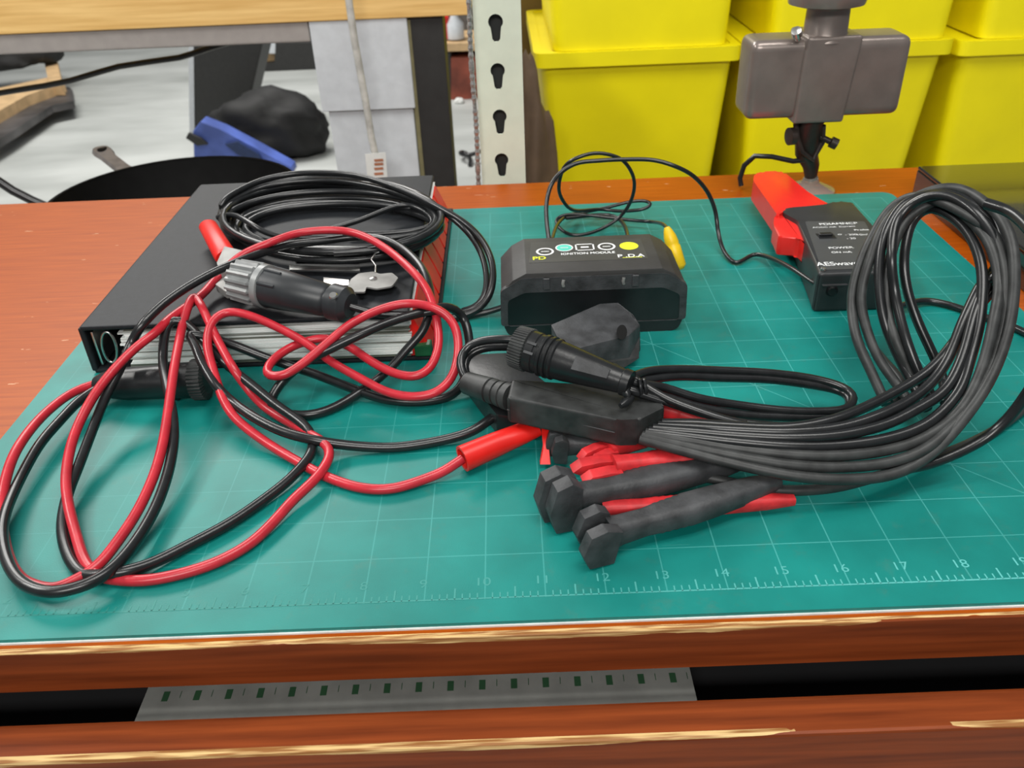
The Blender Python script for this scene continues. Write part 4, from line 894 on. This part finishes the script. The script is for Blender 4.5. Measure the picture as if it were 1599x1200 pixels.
# ------------------------------------------------------------------ yellow bins on a low shelf
YN = 45
def frustum(bm, x0, x1, y0, y1, z0, tx0, tx1, ty0, ty1, z1, r=.8, k=4):
    lo = round_poly([V((x0, y0, z0)), V((x1, y0, z0)), V((x1, y1, z0)), V((x0, y1, z0))], r, k)
    hi = round_poly([V((tx0, ty0, z1)), V((tx1, ty0, z1)), V((tx1, ty1, z1)), V((tx0, ty1, z1))], r, k)
    A_ = [bm.verts.new(p) for p in lo]; B_ = [bm.verts.new(p) for p in hi]; n = len(lo)
    for i in range(n): bm.faces.new([A_[i], A_[(i+1) % n], B_[(i+1) % n], B_[i]])
    bm.faces.new(A_[::-1]); return B_
def make_bin(x, z, label, W=12.9, Dp=16, Hh=14.6, ix=1.35, iy=1.35):
    t = thing('yellow_bin', label, 'storage bin', (x+W/2, YN+Dp/2, z), 'yellow storage bins')
    b = BM(); i_, o_ = 1.35, .35
    B_ = frustum(b, x+ix, x+W-ix, YN+iy, YN+Dp-i_, z, x+o_, x+W-o_, YN+o_, YN+Dp-o_, z+Hh)
    C_ = frustum(b, x+ix+.15, x+W-ix-.15, YN+iy+.15, YN+Dp-i_-.15, z+.2, x+o_+.15, x+W-o_-.15, YN+o_+.15, YN+Dp-o_-.15, z+Hh)
    n = len(B_)
    for k in range(n): b.faces.new([B_[k], B_[(k+1) % n], C_[(k+1) % n], C_[k]])
    obj('tub', b, M_bin, t, smooth=35)
    b = BM(); sets = []
    for off, zz in ((0, z+Hh+.03), (0, z+Hh-.85), (.3, z+Hh-.85), (.55, z+Hh+.03)):
        pl_ = round_poly([V((x+off, YN+off, zz)), V((x+W-off, YN+off, zz)), V((x+W-off, YN+Dp-off, zz)), V((x+off, YN+Dp-off, zz))], .7, 4)
        sets.append([b.verts.new(p) for p in pl_])
    for a_ in range(4):
        p0, p1 = sets[a_], sets[(a_+1) % 4]; n = len(p0)
        for k in range(n): b.faces.new([p0[k], p0[(k+1) % n], p1[(k+1) % n], p1[k]])
    obj('rim', b, M_bin, t, smooth=35)
    obj('inner_ledge', add_box(BM(), (x+.5, YN+.5, z+Hh-.5), (x+W-.5, YN+Dp-.5, z+Hh-.06)), M_bin, t)
    return t
Zr = -.80; Hn = 14.6
names = ['lower yellow bin nearest the slotted post, left end of its row', 'lower yellow bin behind the taupe lamp', 'lower yellow bin at the right edge above the glossy case']
upn = ['upper yellow bin at left, stacked nearest the slotted post', 'upper yellow bin stacked in the middle above the taupe lamp', 'upper yellow bin stacked at the right edge of the photo']
for k in range(3):
    x = 12.5+k*13.2
    make_bin(x, Zr-Hn-.15*k, names[k])
    make_bin(x+(.15, .55, .3)[k], Zr+.06-.15*k, upn[k], ix=1.05, iy=.3)
o = obj('gap_shade_sheet', add_box(BM(), (15.5, 62.2, Zr-Hn-.3), (53, 62.7, 16)), mat('gap_shade_brown', (.10, .05, .012), .85, var=.2, scale=8))  # dark sheet added in place of the shade between the bins
tag(o, 'dark brown sheet added behind the yellow bins, standing in for the shade in their gaps', 'shade sheet')
sh = thing('steel_shelf', 'low dark steel shelf hidden below, carrying the yellow bins', 'shelf', (32, 53, FZ))
obj('shelf_deck', add_box(BM(), (11.5, 44, Zr-Hn-1.6), (53.2, 63.6, Zr-Hn-.34)), M_dark, sh)
for sx_, sy_ in ((12, 44.5), (51.6, 44.5), (12, 61.6), (51.6, 61.6)):
    obj('leg', add_box(BM(), (sx_, sy_, FZ), (sx_+1, sy_+1, Zr-Hn-1.6)), M_dark, sh)
o = obj('brown_sack', blob((PY(836, 250, 40).x, 41.5, FZ), 1.7, 2, 2, 4.4), M_sack, smooth=60)
for v in o.data.vertices: v.co.z *= 9.0
tag(o, 'tall crumpled brown sack standing in the gap behind the slotted post', 'sack')
